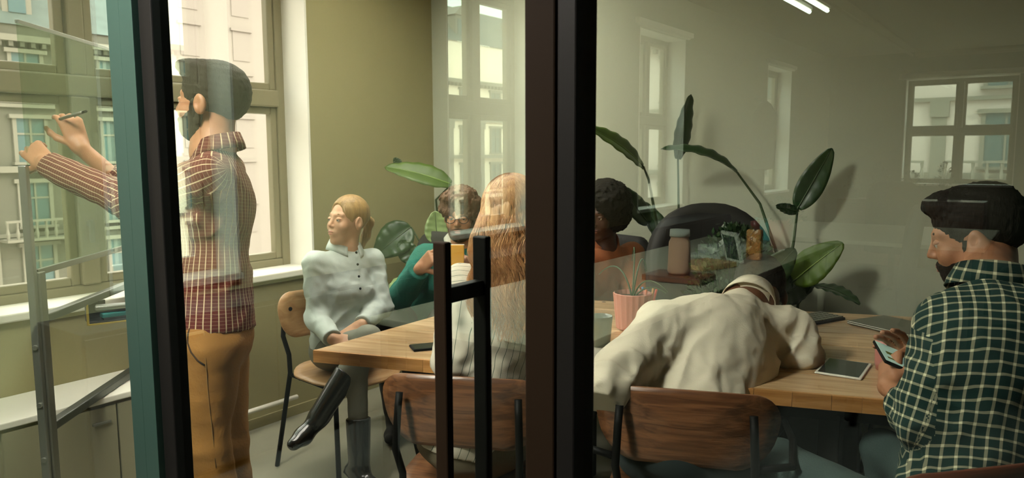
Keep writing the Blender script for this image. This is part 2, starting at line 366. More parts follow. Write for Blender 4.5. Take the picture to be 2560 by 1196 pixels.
def person(J, face, o, label, hs=1.0, fem=False):
    """J joints (world), face direction of the head, o options"""
    g = lambda k, d=None: o.get(k, d)
    root = empty('person', J['base'], 0, label, 'person', g('group'))
    pel, ch, nb, hd = J['pel'], J['ch'], J['nb'], J['head']; shA, shB = J['shA'], J['shB']
    up = nrm(ch-pel); rt = shB-shA; rt = nrm(rt-up*(rt@up)); fwd = np.cross(up, rt)
    if fwd@J['fwd'] < 0: fwd = -fwd; rt = -rt
    T = np.stack([rt, fwd, up], 1); HB = frame(face, J.get('hup', ZU)); b = g('build', 1.0); skin = g('skin'); hh = .0055
    # --- body: one surface, finer where the skin shows
    hp = head_prims(hd, HB, hs, fem)
    L = lambda x, y, z: hd+HB@(np.array((x, y, z))*hs)
    nr = .047*hs if fem else .056*hs
    hp.append(cap(L(0, -.025, -.055), nb, nr*.95, nr*1.08, .03)); hp.append(cap(nb, nb+.2*(ch-nb)+.012*fwd, nr*1.05, nr*1.1, .03))
    parts = [surf(hp, g('hh', .0042))]
    TQ = [ell(pel, (.155*b, .1*b, .11), T, .04), ell(pel+up*.18*g('tl', 1), (.132*b, .09*b, .14), T, .05), ell(ch-up*.12, (.15*b, .1*b, .15), T, .05),
          cap(shA, shB, .045*b, k=.05), cap(nb, ch-up*.05, .05, .07, .05)]
    LQ = []
    for s in 'AB':
        sh, el, wr = J['sh'+s], J['el'+s], J['wr'+s]; TQ += [cap(sh, el, .043*b, .034*b, .03)]; TQ += [cap(el, wr, .034*b, .024*b, .015)]
        if 'hip'+s in J:
            hi, kn, an = J['hip'+s], J['kn'+s], J['an'+s]; LQ += [cap(hi, kn, .072*b, .05*b, .04), cap(kn, an+(kn-an)*.1, .046*b, .026*b, .02)]
    parts.append(surf(TQ+LQ, .012))
    for s in 'AB':
        if 'hand'+s in J:
            d, nn, sd, curl = J['hand'+s][:4]; kw = J['hand'+s][4] if len(J['hand'+s]) > 4 else {}
            el, wr = J['el'+s], J['wr'+s]
            parts.append(surf(hand_prims(wr, d, nn, sd, curl, s=g('hands', 1.0), **kw)+[cap(wr+(el-wr)*.6, wr, .031*b, .0255*b, .01), cap(wr, wr+nrm(d)*.02, .0265*b, .022*b, .01)], .0032))
    V, F = merge(parts); body = npmesh('body', V, F, skin, root)
    # --- eyes, brows, lips
    for x in (-1, 1):
        e = L(x*.031, .0748, .003); eb = MB(); R = HB
        n_ = 12; ps = [(.0118*hs*math.sin(math.pi*i/8)+1e-5, .0118*hs*math.cos(math.pi*i/8)) for i in range(9)]
        eb.lathe([(r, z) for r, z in ps], (0, 0, 0), n_); eb.v = [tuple(e+HB@np.array((p[0], p[2], p[1]))) for p in eb.v]
        eo = eb.build('eye', MT['eye_white'], body, smooth=True, world=True); 
        ib = MB(); ib.lathe([(.0001, .0122*hs), (.0035*hs, .0118*hs), (.0058*hs, .0108*hs), (.0058*hs, .009*hs)], (0, 0, 0), 12); ib.v = [tuple(e+HB@np.array((p[0], p[2], p[1]))) for p in ib.v]
        lidless = ib.build('iris', g('iris', MT['iris_brown']), body, smooth=True, world=True)
        lb = [ell(L(x*.031, .0748, .007), np.array((.0142, .0132, .0095))*hs, HB, .003)]
        lb[0]['cut'] = [(L(x*.031, .0748, .0055), -HB[:, 2]-.15*HB[:, 1])]
        v_, f_ = surf(lb, .0016); npmesh('eyelid', v_, f_, skin, body)
        bp = [cap(L(x*.012, .0835, .0245), L(x*.03, .0795, .0305), .003*hs, .0032*hs, .004, fl=(HB[:, 1], .6)), cap(L(x*.03, .0795, .0305), L(x*.046, .0665, .0265), .0032*hs, .0018*hs, .004)]
        v_, f_ = surf(bp, .0018, noise=lambda p: .0008*wob(p, 900, 3)); npmesh('eyebrow', v_, f_, g('brow', g('hair')), body)
    lp = [ell(L(0, .0952, -.0548), np.array((.0195, .0058, .0042))*hs, HB, .002), ell(L(0, .0942, -.0652), np.array((.0165, .0062, .0052))*hs, HB, .002), ell(L(0, .1025, -.0598), np.array((.022, .006, .001))*hs, HB, .002, '-')]
    v_, f_ = surf(lp, .0016); npmesh('lips', v_, f_, g('lip'), body)
    # --- hair
    g('hairfn')(root, body, L, HB, hd, hs, g('hair')) if g('hairfn') else None
    if g('beard'):
        bq = [ell(L(0, .03, -.05), np.array((.064, .064, .075))*hs, HB, .02), ell(L(0, .043, -.086), np.array((.05, .05, .036))*hs, HB, .02), ell(L(0, .085, -.05), np.array((.03, .016, .02))*hs, HB, .012),
              ell(L(0, .115, -.0598), np.array((.019, .02, .0085))*hs, HB, .006, '-'), ell(L(0, .12, -.02), np.array((.045, .05, .0265))*hs, HB, .008, '-')]
        for x in (-1, 1): bq += [ell(L(x*.034, .095, -.018), np.array((.034, .045, .03))*hs, HB, .01, '-'), ell(L(x*.066, .005, -.02), np.array((.009, .022, .05))*hs, HB, .015)]
        v_, f_ = surf(bq, .0036, noise=lambda p: .0014*wob(p, 420, 5)-.0008, clip=[(L(0, 0, -.0), HB[:, 2]-.25*HB[:, 1]), (L(0, -.012, -.03), -HB[:, 1]-.3*HB[:, 2]), ])
        npmesh('beard', v_, f_, g('beard'), body)
    # --- shirt
    c = g('coat', .012); ff = g('folds', .006); sd = g('seed', 1)
    Q = [ell(pel+up*.02, (.165*b+c, .112*b+c, .12), T, .05), ell(pel+up*.18*g('tl', 1), (.14*b+c, .1*b+c, .15), T, .06), ell(ch-up*.12, (.16*b+c, .108*b+c, .16), T, .06)]
    if fem: Q.append(ell(ch-up*.15+fwd*.07, (.12*b, .06, .06), T, .04))
    Q += [cap(shA, shB, .05*b+c, k=.05), cap(nb-up*.012, ch-up*.06, .05*b+c*.3, .085*b+c, .05)]
    bones = [(pel, ch+up*.1, .12*b, g('tw', .155))]
    for s in 'AB':
        sh, el, wr = J['sh'+s], J['el'+s], J['wr'+s]; sl = J.get('cuff'+s, .9); cu = el+(wr-el)*sl; ax = nrm(wr-el)
        Q.append(cap(sh, el, .052*b+c, .043*b+c, .03))
        Q.append(cap(el, cu, .043*b+c, .034*b+c*.8, .02, cut=[(cu, ax)]))
        if sl < .8: Q.append(cap(cu-ax*.045, cu-ax*.006, .04*b+c*1.35, .038*b+c*1.4, .006, cut=[(cu-ax*.002, ax), (cu-ax*.055, -ax)]))
        bones += [(sh, el, .045*b, g('lw', .06)), (el, wr, .04*b, g('lw', .06))]
    els = [(J['elA'], .1), (J['elB'], .1), (J['shA']-up*.08, .1), (J['shB']-up*.08, .1), (pel+up*.1, .13)]
    def fold(p):
        w = .45*np.ones(len(p), np.float32)
        for e, r in els: w = w+np.exp(-((p-e)**2).sum(-1)/r**2)
        a = wob(p*np.array((1, 1, 1.6), np.float32), 34, sd); bb = 1-np.abs(wob(p*np.array((1.2, 1, 1), np.float32), 21, sd+3))*1.6
        cc = 1-np.abs(wob(p*np.array((1, 1.1, .8), np.float32), 43, sd+5))*1.8
        return ff*np.clip(w, 0, 1.25)*(.4*a+1.0*bb+.5*cc-.6)
    hem = J.get('hem', pel-up*.06); Q[0]['r'][2] = g('skirt', .14)
    clips = [(hem, g('hemn', -up))]
    Q.append(cap(nb+up*.035+fwd*.01, nb+up*.035+nrm(hd-nb)*.2, .058*hs, .08, .008, op='-'))
    V, F = surf(Q, g('sh', .006), noise=fold, clip=clips)
    shirt = npmesh('shirt' if g('shirtname') is None else g('shirtname'), V, F, g('shirt'), root, uv=limbuv(V, F, bones, T, g('planar')))
    if g('collar', True):
        cb = MB(); n = 30; ring = []
        CB = frame(fwd, nrm(up*.8+(hd-nb)*1.2)); c0 = nb+CB[:, 2]*.0
        for lay, (rr, zz, yy) in enumerate(((.066, -.012, 0), (.063, .028, 0), (.068, .034, 0), (.08, .004, .002), (.084, -.012, .004))):
            for i in range(n):
                a = math.radians(-248+316*i/(n-1)); fr = max(0, math.sin(a))**3
                z = zz-(.03*fr if lay > 2 else .012*fr); r_ = rr*hs*g('cs', 1)
                ring.append(c0+CB@np.array((r_*math.cos(a)*1.04, r_*math.sin(a)*.98-.01, z-.018*math.sin(a))))
        fs = [(l*n+i, l*n+i+1, (l+1)*n+i+1, (l+1)*n+i) for l in range(4) for i in range(n-1)]
        cb.add(ring, fs); co = cb.build('collar', g('collarm', g('shirt')), shirt, smooth=True, world=True)
        sm = co.modifiers.new('solid', 'SOLIDIFY'); sm.thickness = .003
        if co.data.uv_layers.active is None:
            l = co.data.uv_layers.new(name='UVMap'); 
            for li, lo_ in enumerate(co.data.loops): p = np.array(co.data.vertices[lo_.vertex_index].co)+OFF[root.name]-c0; l.data[li].uv = (math.atan2(p@CB[:, 1], p@CB[:, 0])*.07+.001, p@CB[:, 2]+.001)
    # --- trousers or skirt
    if g('pants'):
        Q = [ell(pel, (.168*b, .122*b, .12), T, .05)]; pb = [(pel-up*.2, pel+up*.2, .13, .155)]
        for s in 'AB':
            if 'hip'+s not in J: continue
            hi, kn, an = J['hip'+s], J['kn'+s], J['an'+s]; e = kn+(an-kn)*g('plen', .93); w = g('pw', 1)
            Q.append(cap(hi, kn, .088*b*w, .063*b*w, .04)); Q.append(cap(kn, e, .06*b*w, .049*b*w, .03, cut=[(e, nrm(an-kn))]))
            pb += [(hi, kn, .08, .07), (kn, an, .055, .07)]
        pe = [J[k] for k in ('knA', 'knB', 'hipA', 'hipB') if k in J]
        def pf(p):
            w = .25*np.ones(len(p), np.float32)
            for e in pe: w = w+np.exp(-((p-e)**2).sum(-1)/.012)
            return g('pfold', .006)*np.clip(w, 0, 1.3)*(.5*wob(p*np.array((1, 1, 1.8), np.float32), 28, sd+9)+.7*(1-1.5*np.abs(wob(p, 17, sd+11)))-.3)
        V, F = surf(Q, .008, noise=pf, clip=[(pel+up*.1, up)]); npmesh(g('pname', 'trousers'), V, F, g('pants'), root, uv=limbuv(V, F, pb, T))
    if g('shoe'):
        for s in 'AB':
            if 'toe'+s not in J: continue
            an, toe, kn = J['an'+s], J['toe'+s], J['kn'+s]; fd = nrm(toe-an); sh_ = nrm(kn-an); dn = nrm(-sh_+fd*(fd@sh_)); heel = an-fd*.03+dn*.02
            Q = [cap(heel+dn*.02, an+fd*.1+dn*.035, .036, .034, .02), cap(an+fd*.1+dn*.035, toe+dn*.01, .036, .026, .02, fl=(dn, .8)), cap(an+dn*.01, an+sh_*g('boot', .05), .042, .05, .03, cut=[(an+sh_*g('boot', .05), sh_)])]
            V, F = surf(Q, .006); so = npmesh('boot' if g('boot', .05) > .1 else 'shoe', V, F, g('shoe'), root)
            hb = MB(); hr = frame(fd, -dn); hb.box((-.026, -.028, 0), (.026, .03, .032), hr, heel+dn*.045); hb.build('heel', MT['rubber'], so, bev=.003, world=True)
    return root, shirt, body, T

def cranium_hair(extra=(), cuts=(), n_amp=.003, n_s=260, inf=.012, h=.0042, face=True, back=None):
    def fn(root, body, L, HB, hd, hs, m):
        q = [ell(L(0, -.02, .04), (np.array((.075, .093, .085))+inf)*hs, HB, .02)]
        for c, r, k in extra: q.append(ell(L(*c), np.array(r)*hs, HB, k))
        for c, r, k in cuts: q.append(ell(L(*c), np.array(r)*hs, HB, k, '-'))
        if face:
            q.append(ell(L(0, .13, -.03), np.array((.062, .07, .078))*hs, HB, .012, '-'))
            q.append(ell(L(0, .06, -.1), np.array((.1, .1, .07))*hs, HB, .012, '-'))
            for x in (-1, 1): q.append(ell(L(x*.09, .0, -.012), np.array((.03, .026, .038))*hs, HB, .008, '-'))
        q.append(ell(L(0, -.02, -.14 if back is None else back), np.array((.12, .12, .08))*hs, HB, .015, '-'))
        v, f = surf(q, h, noise=lambda p: n_amp*wob(p, n_s, 2)+n_amp*.7*wob(p, n_s*2.3, 7)); npmesh('hair', v, f, m, root)
    return fn

def on_surface(obs, pts):
    """points where sight lines through the given places meet a garment, for stitched details"""
    from mathutils.bvhtree import BVHTree
    me = obs.data; bv = BVHTree.FromPolygons([v.co for v in me.vertices], [p.vertices for p in me.polygons]); o_ = OFF.get(obs.name, np.zeros(3)); out = []
    for px, py in pts:
        r = nrm(ray(px, py)); h = bv.ray_cast(Vector(CAM-o_), Vector(r))
        if h[0] is not None: out.append(np.array(h[0])+o_-r*.001)
    return out
def seam(obs, pts, r, m, name):
    q = on_surface(obs, pts)
    if len(q) > 1: f = MB(); f.tube(q, r, 6); f.build(name, m, obs, smooth=True, world=True)
def child(root, name): return [c for c in root.children if c.name.split('.')[0] == name][0]
# ------------------------------------------------------------------ material library
MT = {}
MT['wall'] = mat('wall_paint', (.29, .255, .125), .85, var=.06, vscale=2, bump=.1, bscale=60)
MT['wall_office'] = mat('office_wall_paint', (.13, .165, .115), .85, var=.05, vscale=2)
MT['reveal'] = mat('reveal_paint', (.90, .87, .78), .7)
MT['sill'] = mat('sill_white', (.82, .79, .68), .45)
MT['winframe'] = mat('window_frame_paint', (.20, .17, .10), .45)
MT['floor'] = mat('floor_concrete', (.30, .285, .21), .5, var=.22, vscale=3, bump=.15, bscale=20)
MT['ceiling'] = mat('ceiling_paint', (.30, .27, .19), .9)
MT['pane'] = glass_mat('window_glass', 1.2)
MT['partition'] = glass_mat('partition_glass', 2.05, tint=(.92, .97, .93), refl=(.74, 1, .95))
MT['board'] = glass_mat('board_glass', 1.18, tint=(.78, .86, .78), refl=(.9, 1, .95))
MT['darkframe'] = mat('frame_dark_teal', (.045, .085, .07), .38, .5)
MT['black'] = mat('black_metal', (.004, .004, .0035), .55, 0, spec=.12)
MT['brownframe'] = mat('frame_black_brown', (.010, .006, .003), .7, 0, spec=.05)
MT['greyframe'] = mat('frame_grey_green', (.017, .042, .033), .5, .15, spec=.3)
MT['steel'] = mat('brushed_steel', (.45, .46, .42), .3, .85)
MT['alu'] = mat('grey_aluminium', (.22, .22, .18), .4, .7)
MT['rubber'] = mat('black_rubber', (.012, .011, .01), .7)
MT['white'] = mat('white_laminate', (.75, .74, .64), .35)
MT['desk'] = mat('desk_laminate', (.40, .36, .26), .35)
MT['cabinet'] = mat('cabinet_white', (.27, .25, .16), .5)
MT['table'] = wood('table_oak', (.60, .41, .23), (.40, .24, .11), .3, 5, 'X', coat=.25)
MT['edge'] = wood('table_end_grain', (.50, .25, .08), (.34, .15, .04), .45, 6, 'X')
MT['walnut'] = wood('walnut_veneer', (.20, .085, .035), (.085, .033, .014), .33, 9, 'X', coat=.2)
MT['redwood'] = wood('red_walnut_veneer', (.16, .045, .02), (.075, .02, .009), .33, 7, 'X', coat=.2)
MT['oak'] = wood('light_oak_veneer', (.60, .36, .17), (.48, .26, .11), .4, 5, 'X')
MT['eye_white'] = mat('eye_white', (.6, .55, .48), .25)
MT['iris_brown'] = mat('iris_brown', (.05, .025, .012), .15)
MT['iris_grey'] = mat('iris_grey', (.10, .12, .12), .15)
MT['leaf'] = mat('leaf_green', (.06, .115, .005), .5, var=.4, vscale=6, col2=(.035, .075, .004))
MT['leafdark'] = mat('leaf_dark_green', (.022, .06, .018), .35, var=.4, vscale=6)
MT['leafrib'] = mat('leaf_rib', (.20, .30, .06), .45)
MT['stem'] = mat('stem_green', (.03, .06, .016), .5)
MT['leafpale'] = mat('leaf_pale_green', (.30, .42, .16), .4, var=.5, vscale=9)
MT['soil'] = mat('soil', (.02, .012, .008), .95)
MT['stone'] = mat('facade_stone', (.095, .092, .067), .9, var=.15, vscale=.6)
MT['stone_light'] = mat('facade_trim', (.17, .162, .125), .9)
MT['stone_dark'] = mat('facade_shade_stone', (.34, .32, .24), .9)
MT['roof'] = mat('slate_roof', (.06, .085, .07), .7, var=.3, vscale=2)
MT['farpane'] = mat('far_window_pane', (.05, .10, .10), .15)
MT['pale'] = mat('pale_render', (.50, .43, .36), .9)
MT['block'] = mat('block_render', (.27, .235, .205), .9, var=.08, vscale=.1)
MT['pavement'] = mat('street_paving', (.55, .50, .44), .9, var=.2, vscale=.5)

def skin(n, c, d): return mat(n, c, .48, var=.0, vscale=30, col2=d, bump=.12, bscale=260)
MT['skin_tan'] = skin('skin_tan', (.46, .225, .115), (.40, .185, .09))
MT['skin_fair'] = skin('skin_fair', (.62, .37, .22), (.57, .31, .18))
MT['skin_olive'] = skin('skin_olive', (.40, .19, .10), (.34, .15, .075))
MT['skin_brown'] = skin('skin_brown', (.17, .075, .038), (.13, .055, .028))
MT['skin_deep'] = skin('skin_deep', (.10, .042, .022), (.075, .03, .016))
MT['lip_rose'] = mat('lip_rose', (.48, .17, .12), .4); MT['lip_brown'] = mat('lip_brown', (.22, .075, .05), .4)
MT['hair_black'] = mat('hair_black', (.012, .009, .006), .75, spec=.2, bump=.5, bscale=240, stretch=(1, 1, .25))
MT['hair_olive'] = mat('hair_dark_brown', (.02, .014, .007), .75, spec=.25, bump=.5, bscale=240, stretch=(1, 1, .25))
MT['hair_blonde'] = mat('hair_blonde', (.42, .255, .09), .4, var=.5, vscale=60, col2=(.24, .135, .045), bump=.8, bscale=200, stretch=(1, 1, .15))
MT['hair_strawberry'] = mat('hair_strawberry', (.66, .38, .17), .38, col2=(.40, .18, .07), vscale=70, bump=.6, bscale=200, stretch=(1, 1, .12))
MT['hair_curly'] = mat('hair_brown_curly', (.13, .065, .03), .6, bump=.8, bscale=200)
MT['sock'] = mat('denim_grey', (.10, .13, .12), .8)

# ------------------------------------------------------------------ structure: the storey with its meeting room and open office
XW, TH = -3.27, .28; YB, YR, XR, ZC = 2.67, -12.65, 4.2, 2.98
BASE = -9.0
def struct(name, mb, m, parent=None, **kw):
    return mb.build(name, m, parent, kind='structure' if parent is None else None, **kw)
f = MB(); f.box((XW-TH, YR-.3, -.3), (XR, YB+.3, 0)); struct('floor', f, MT['floor'])
f = MB(); f.box((XW, YR, 0), (XR, -.45, .012)); struct('floor_added_cover', f, mat('added_cover_dark', (.022, .02, .016), .95, bump=.5, bscale=300))  # dark cover added so the office floor casts no haze in the glass
f = MB(); f.box((XW-TH-.1, YR-.4, ZC), (XR+.2, YB+.4, ZC+.3)); struct('ceiling', f, MT['ceiling'])
f = MB(); f.box((XW-TH, YB, 0), (XR, YB+.3, ZC)); struct('wall_back', f, mat('back_wall_paint', (.46, .48, .36), .85, var=.05, vscale=2))
f = MB(); f.box((XR, YR, 0), (XR+.2, YB+.3, ZC)); struct('wall_right', f, MT['wall_office'])
# facade wall with its openings: (y0, y1, sill z, head z, mullion y, transom z)
WIN = [(.02, 1.69, .77, 2.62, .61, 1.70), (-1.235, -.60, .80, 2.58, -.90, 1.70), (-3.83, -2.81, .84, 2.58, -3.33, 1.73), (-6.60, -5.55, .84, 2.58, -6.1, 1.73), (-10.4, -9.32, .84, 2.58, -9.86, 1.73)]
MT['office_facade_dimmed'] = mat('office_facade_dimmed_paint', (.20, .18, .10), .85)  # darkened copy of the wall paint, keeps its reflection dim
f = MB(); ys = YR
for (a, b, z0, z1, _, _) in sorted(WIN):
    if a > 0: continue
    f.box((XW-TH, ys, 0), (XW, a, ZC)); f.box((XW-TH, a, 0), (XW, b, z0)); f.box((XW-TH, a, z1), (XW, b, ZC)); ys = b
f.box((XW-TH, ys, 0), (XW, -.05, ZC)); struct('wall_left', f, MT['office_facade_dimmed'])
ys = WIN[0][1]
f = MB(); f.box((XW-TH, ys, 0), (XW, YB, ZC)); a, b, z0, z1 = WIN[0][:4]; f.box((XW-TH, a, 0), (XW, b, z0)); f.box((XW-TH, a, z1), (XW, b, ZC)); f.box((XW-TH, -.05, 0), (XW, a, ZC)); struct('wall_left', f, MT['wall'])
f = MB(); f.box((XW-TH-.02, YR-.3, BASE), (XR+.2, YB+.3, -.3)); struct('wall_outer', f, MT['stone'])
def window(i, a, b, z0, z1, mu, tz, axis='x', X=None):
    """frame set at the outer side of the wall; local run along s, height z"""
    if axis == 'x': pt = lambda s, q, z: (XW-TH+.02+q, s, z)
    else: pt = lambda s, q, z: (s, YR-.24+q, z)
    def bar(mb, s0, s1, z0_, z1_, q0=0, q1=.07):
        A, B = pt(s0, q0, z0_), pt(s1, q1, z1_); mb.box(tuple(min(x, y) for x, y in zip(A, B)), tuple(max(x, y) for x, y in zip(A, B)))
    e = empty('window_%d' % i, (0, 0, 0), kind='structure'); w = .06
    f = MB(); bar(f, a, a+w, z0, z1); bar(f, b-w, b, z0, z1); bar(f, a+w, b-w, z0, z0+w); bar(f, a+w, b-w, z1-w, z1)
    f.build('window_frame', MT['winframe'], e, bev=.006)
    f = MB(); bar(f, a+w, b-w, tz-.045, tz+.045, -.005, .09); f.build('transom', MT['winframe'], e, bev=.008)
    f = MB(); bar(f, mu-.04, mu+.04, z0+w, tz-.045, 0, .085); bar(f, mu-.035, mu+.035, tz+.045, z1-w, 0, .085); f.build('mullion', MT['winframe'], e, bev=.008)
    for s0, s1 in ((a+w, mu-.04), (mu+.04, b-w)):
        for q0, q1 in ((z0+w, tz-.045), (tz+.045, z1-w)):
            f = MB(); t = .038; bar(f, s0, s0+t, q0, q1, .015, .062); bar(f, s1-t, s1, q0, q1, .015, .062); bar(f, s0+t, s1-t, q0, q0+t, .015, .062); bar(f, s0+t, s1-t, q1-t, q1, .015, .062)
            sa = f.build('sash', MT['winframe'], e, bev=.006)
            f = MB(); bar(f, s0+t-.004, s1-t+.004, q0+t-.004, q1-t+.004, .032, .038); f.build('pane', MT['pane'], sa)
    f = MB(); bar(f, mu-.012, mu+.012, z0+.32, z0+.345, .08, .1); bar(f, mu-.01, mu+.01, z0+.25, z0+.35, .1, .115); f.build('window_handle', MT['alu'], e, bev=.003)
    # reveal lining and sill board
    f = MB(); d = TH-.02; bar(f, a-.001, a+.012, z0, z1, .07, d+.003); bar(f, b-.012, b+.001, z0, z1, .07, d+.003); bar(f, a, b, z1-.012, z1+.001, .07, d+.003)
    f.build('reveal', MT['reveal'], e)
    f = MB(); bar(f, a-.0, b+.0, z0-.012, z0+.022, .07, d+.03); f.build('window_sill', MT['sill'], e, bev=.006)
    return e
for i, w in enumerate(WIN): 
    e = window(i+1, *w)
    if i >= 3 or i == 2:   # moulded head over the office windows
        f = MB(); f.box((XW, w[0]-.1, w[3]+.02), (XW+.05, w[1]+.1, w[3]+.07)); f.box((XW, w[0]-.06, w[3]+.0), (XW+.03, w[1]+.06, w[3]+.02)); f.build('window_head', MT['sill'], e, bev=.006)
RX0, RX1, RZ0, RZ1 = -2.12, -.60, .88, 2.56
f = MB(); f.box((XW, YR-.3, 0), (RX0, YR, ZC)); f.box((RX1, YR-.3, 0), (XR, YR, ZC)); f.box((RX0, YR-.3, 0), (RX1, YR, RZ0)); f.box((RX0, YR-.3, RZ1), (RX1, YR, ZC)); struct('wall_rear', f, MT['wall_office'])
TH_, TH = TH, .26
e = window(6, RX0, RX1, RZ0, RZ1, -1.36, 1.74, 'y'); TH = TH_
f = MB(); f.box((RX0-.1, YR, RZ1+.0), (RX1+.1, YR+.05, RZ1+.09)); f.build('window_head', MT['sill'], e, bev=.008)
f = MB(); f.box((XW, .76, 0), (XW+.012, YB, .055)); struct('baseboard_left', f, MT['wall'], bev=.003)
f = MB(); f.box((XW+.012, YB-.012, 0), (XR, YB, .055)); struct('baseboard_back', f, MT['wall'], bev=.003)

# ------------------------------------------------------------------ glass partition and door
part = empty('glass_partition', (0, 0, 0), 0, 'glass partition wall with dark metal posts across the room front', 'glass partition')
def pane(x0, x1, parent, name='glass_pane'):
    f = MB(); f.add([(x0, 0, .02), (x1, 0, .02), (x1, 0, ZC), (x0, 0, ZC)], [(0, 1, 2, 3)]); return f.build(name, MT['partition'], parent)
pane(XW+.0, -1.84, part); pane(-.60, XR, part)
f = MB(); f.box((-1.845, -.035, 0), (-1.73, .035, ZC)); f.box((-1.79, -.0355, 0), (-1.788, -.02, ZC)); f.build('post', MT['greyframe'], part, bev=.004)
f = MB(); f.box((-.585, -.028, 0), (-.553, .03, ZC)); f.build('post', MT['black'], part, bev=.003, label='slim black metal post')
f = MB(); f.box((XW, -.03, 0), (-1.845, .03, .03)); f.box((-.553, -.03, 0), (XR, .03, .03)); f.build('floor_channel', MT['black'], part, bev=.002)
f = MB(); f.box((XW, -.03, ZC-.04), (XR, .03, ZC)); f.build('head_channel', MT['black'], part)
door = empty('door_1', (-1.2, 0, 0), kind='structure')
f = MB(); f.box((-1.727, -.022, .01), (-1.672, .022, ZC-.05)); f.build('hinge_stile', MT['black'], door, bev=.003, world=True)
f = MB(); f.box((-.640, -.03, .01), (-.587, .03, ZC-.05)); f.build('lock_stile', MT['brownframe'], door, bev=.003, world=True)
f = MB(); f.add([(-1.675, 0, .02), (-.64, 0, .02), (-.64, 0, ZC-.05), (-1.675, 0, ZC-.05)], [(0, 1, 2, 3)]); f.build('door_glass', MT['partition'], door, world=True)
f = MB(); f.box((-1.672, -.02, .01), (-.64, .02, .05)); f.build('bottom_rail', MT['black'], door, bev=.002, world=True)
hnd = None
f = MB(); f.box((-.800, -.058, .62), (-.773, -.042, 1.262)); f.build('door_handle', MT['brownframe'], door, bev=.003, world=True)
f = MB(); f.box((-.800, .042, .62), (-.771, .058, 1.262)); f.build('door_handle', MT['black'], door, bev=.003, world=True, label='inner bar of the pull handle')
for z in (.72, 1.175):
    f = MB(); f.box((-.797, -.046, z-.013), (-.776, .046, z+.013)); f.build('handle_bracket', MT['black'], door, bev=.002, world=True)

# ------------------------------------------------------------------ outside: street and the houses over the way
f = MB(); f.box((-120, -90, BASE-.2), (60, 90, BASE)); struct('ground', f, MT['pavement'])
def facade_building(name, label, loc, rz, length, rows, cols, dx, z0, dz, top, roof=True, matw=None, seed=0, balc=()):
    """street front along local x, facing local -y, storeys rows; every window is a part with its pane"""
    b = empty(name, loc, rz, label, 'building')
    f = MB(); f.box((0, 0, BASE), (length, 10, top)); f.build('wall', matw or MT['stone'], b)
    wm = MB(); w, h = dx*.30, dz*.60
    wm.box((-w/2-.16, -.12, -h/2-.12), (-w/2, .05, h/2+.1)); wm.box((w/2, -.12, -h/2-.12), (w/2+.16, .05, h/2+.1)); wm.box((-w/2-.3, -.22, h/2+.1), (w/2+.3, .05, h/2+.28)); wm.box((-w/2-.25, -.3, -h/2-.24), (w/2+.25, .05, -h/2-.12))
    wm.box((-.04, -.08, -h/2-.12), (.04, .02, h/2+.1)); wm.box((-w/2, -.08, h*.14), (w/2, .02, h*.14+.08))
    pm = MB(); pm.box((-w/2, -.03, -h/2-.12), (w/2, .02, h/2+.1)); w0 = p0 = None
    for r in range(rows):
        for c in range(cols):
            x, z = (c+.5)*dx, z0-r*dz
            if w0 is None: o1 = wm.build('window', MT['stone_light'], b); o2 = pm.build('pane', MT['farpane'], o1); w0, p0 = o1, o2
            else: o1 = w0.copy(); COL.objects.link(o1); o1.parent = b; o2 = p0.copy(); COL.objects.link(o2); o2.parent = o1
            o1.location = (x, 0, z)
    for r in range(rows+1):
        f = MB(); z = z0-r*dz+dz*.5; f.box((0, -.35 if r in (0, 2) else -.18, z), (length, 0, z+(.28 if r in (0, 2) else .16))); f.build('cornice', MT['stone_light'], b)
    pl = None
    for c in range(cols+1):
        f = MB(); f.box((-.28, -.16, BASE), (.28, 0, z0-dz*.55)); f.box((-.36, -.24, z0-dz*.7), (.36, 0, z0-dz*.5))
        if pl is None: pl = f.build('pilaster', MT['stone_light'], b)
        else: q = pl.copy(); COL.objects.link(q); q.parent = b; q.location = (c*dx, 0, 0)
    f = MB()
    for k in range(int(length/.45)): f.box((k*.45+.1, -.3, z0+dz*.42), (k*.45+.28, 0, z0+dz*.5))
    f.build('dentil_course', MT['stone'], b, kind='stuff')
    for x, z in balc:
        f = MB(); f.box((x-dx*.42, -1.0, z-.12), (x+dx*.42, 0, z))
        f.box((x-dx*.42, -1.0, z+.75), (x+dx*.42, -.85, z+.85))
        for k in range(9): u = x-dx*.42+k*dx*.84/8.2; f.lathe([(.05, z), (.09, z+.25), (.04, z+.5), (.07, z+.75)], (u+.06, -.92, 0), 6)
        f.build('balcony', MT['stone_light'], b)
    if roof:
        f = MB(); f.add([(0, -.1, top), (length, -.1, top), (length, 2.6, top+3.2), (0, 2.6, top+3.2), (0, 9, top+3.2), (length, 9, top+3.2)], [(0, 1, 2, 3), (3, 2, 5, 4)]); f.add([(0, -.1, top), (0, 2.6, top+3.2), (0, 9, top+3.2), (0, 10, top)], [(0, 1, 2, 3)]); f.add([(length, -.1, top), (length, 2.6, top+3.2), (length, 9, top+3.2), (length, 10, top)], [(3, 2, 1, 0)])
        f.build('roof', MT['roof'], b)
        dm = None
        for c in range(0, cols, 2):
            f = MB(); f.box((-.6, .4, .3), (.6, 3, 2.1)); f.add([(-.75, .3, 2.1), (.75, .3, 2.1), (0, .3, 2.8), (-.75, 3, 2.1), (.75, 3, 2.1), (0, 3, 2.8)], [(0, 1, 2), (0, 3, 5, 2), (1, 2, 5, 4)])
            if dm is None: dm = f.build('dormer', MT['stone_light'], b); f = MB(); f.box((-.35, .35, .6), (.35, .42, 1.8)); f.build('pane', MT['farpane'], dm); dm.location = (dx*.5, 0, top)
            else: q = copy_tree(dm, b); q.location = (dx*(c+.5), 0, top)
    return b
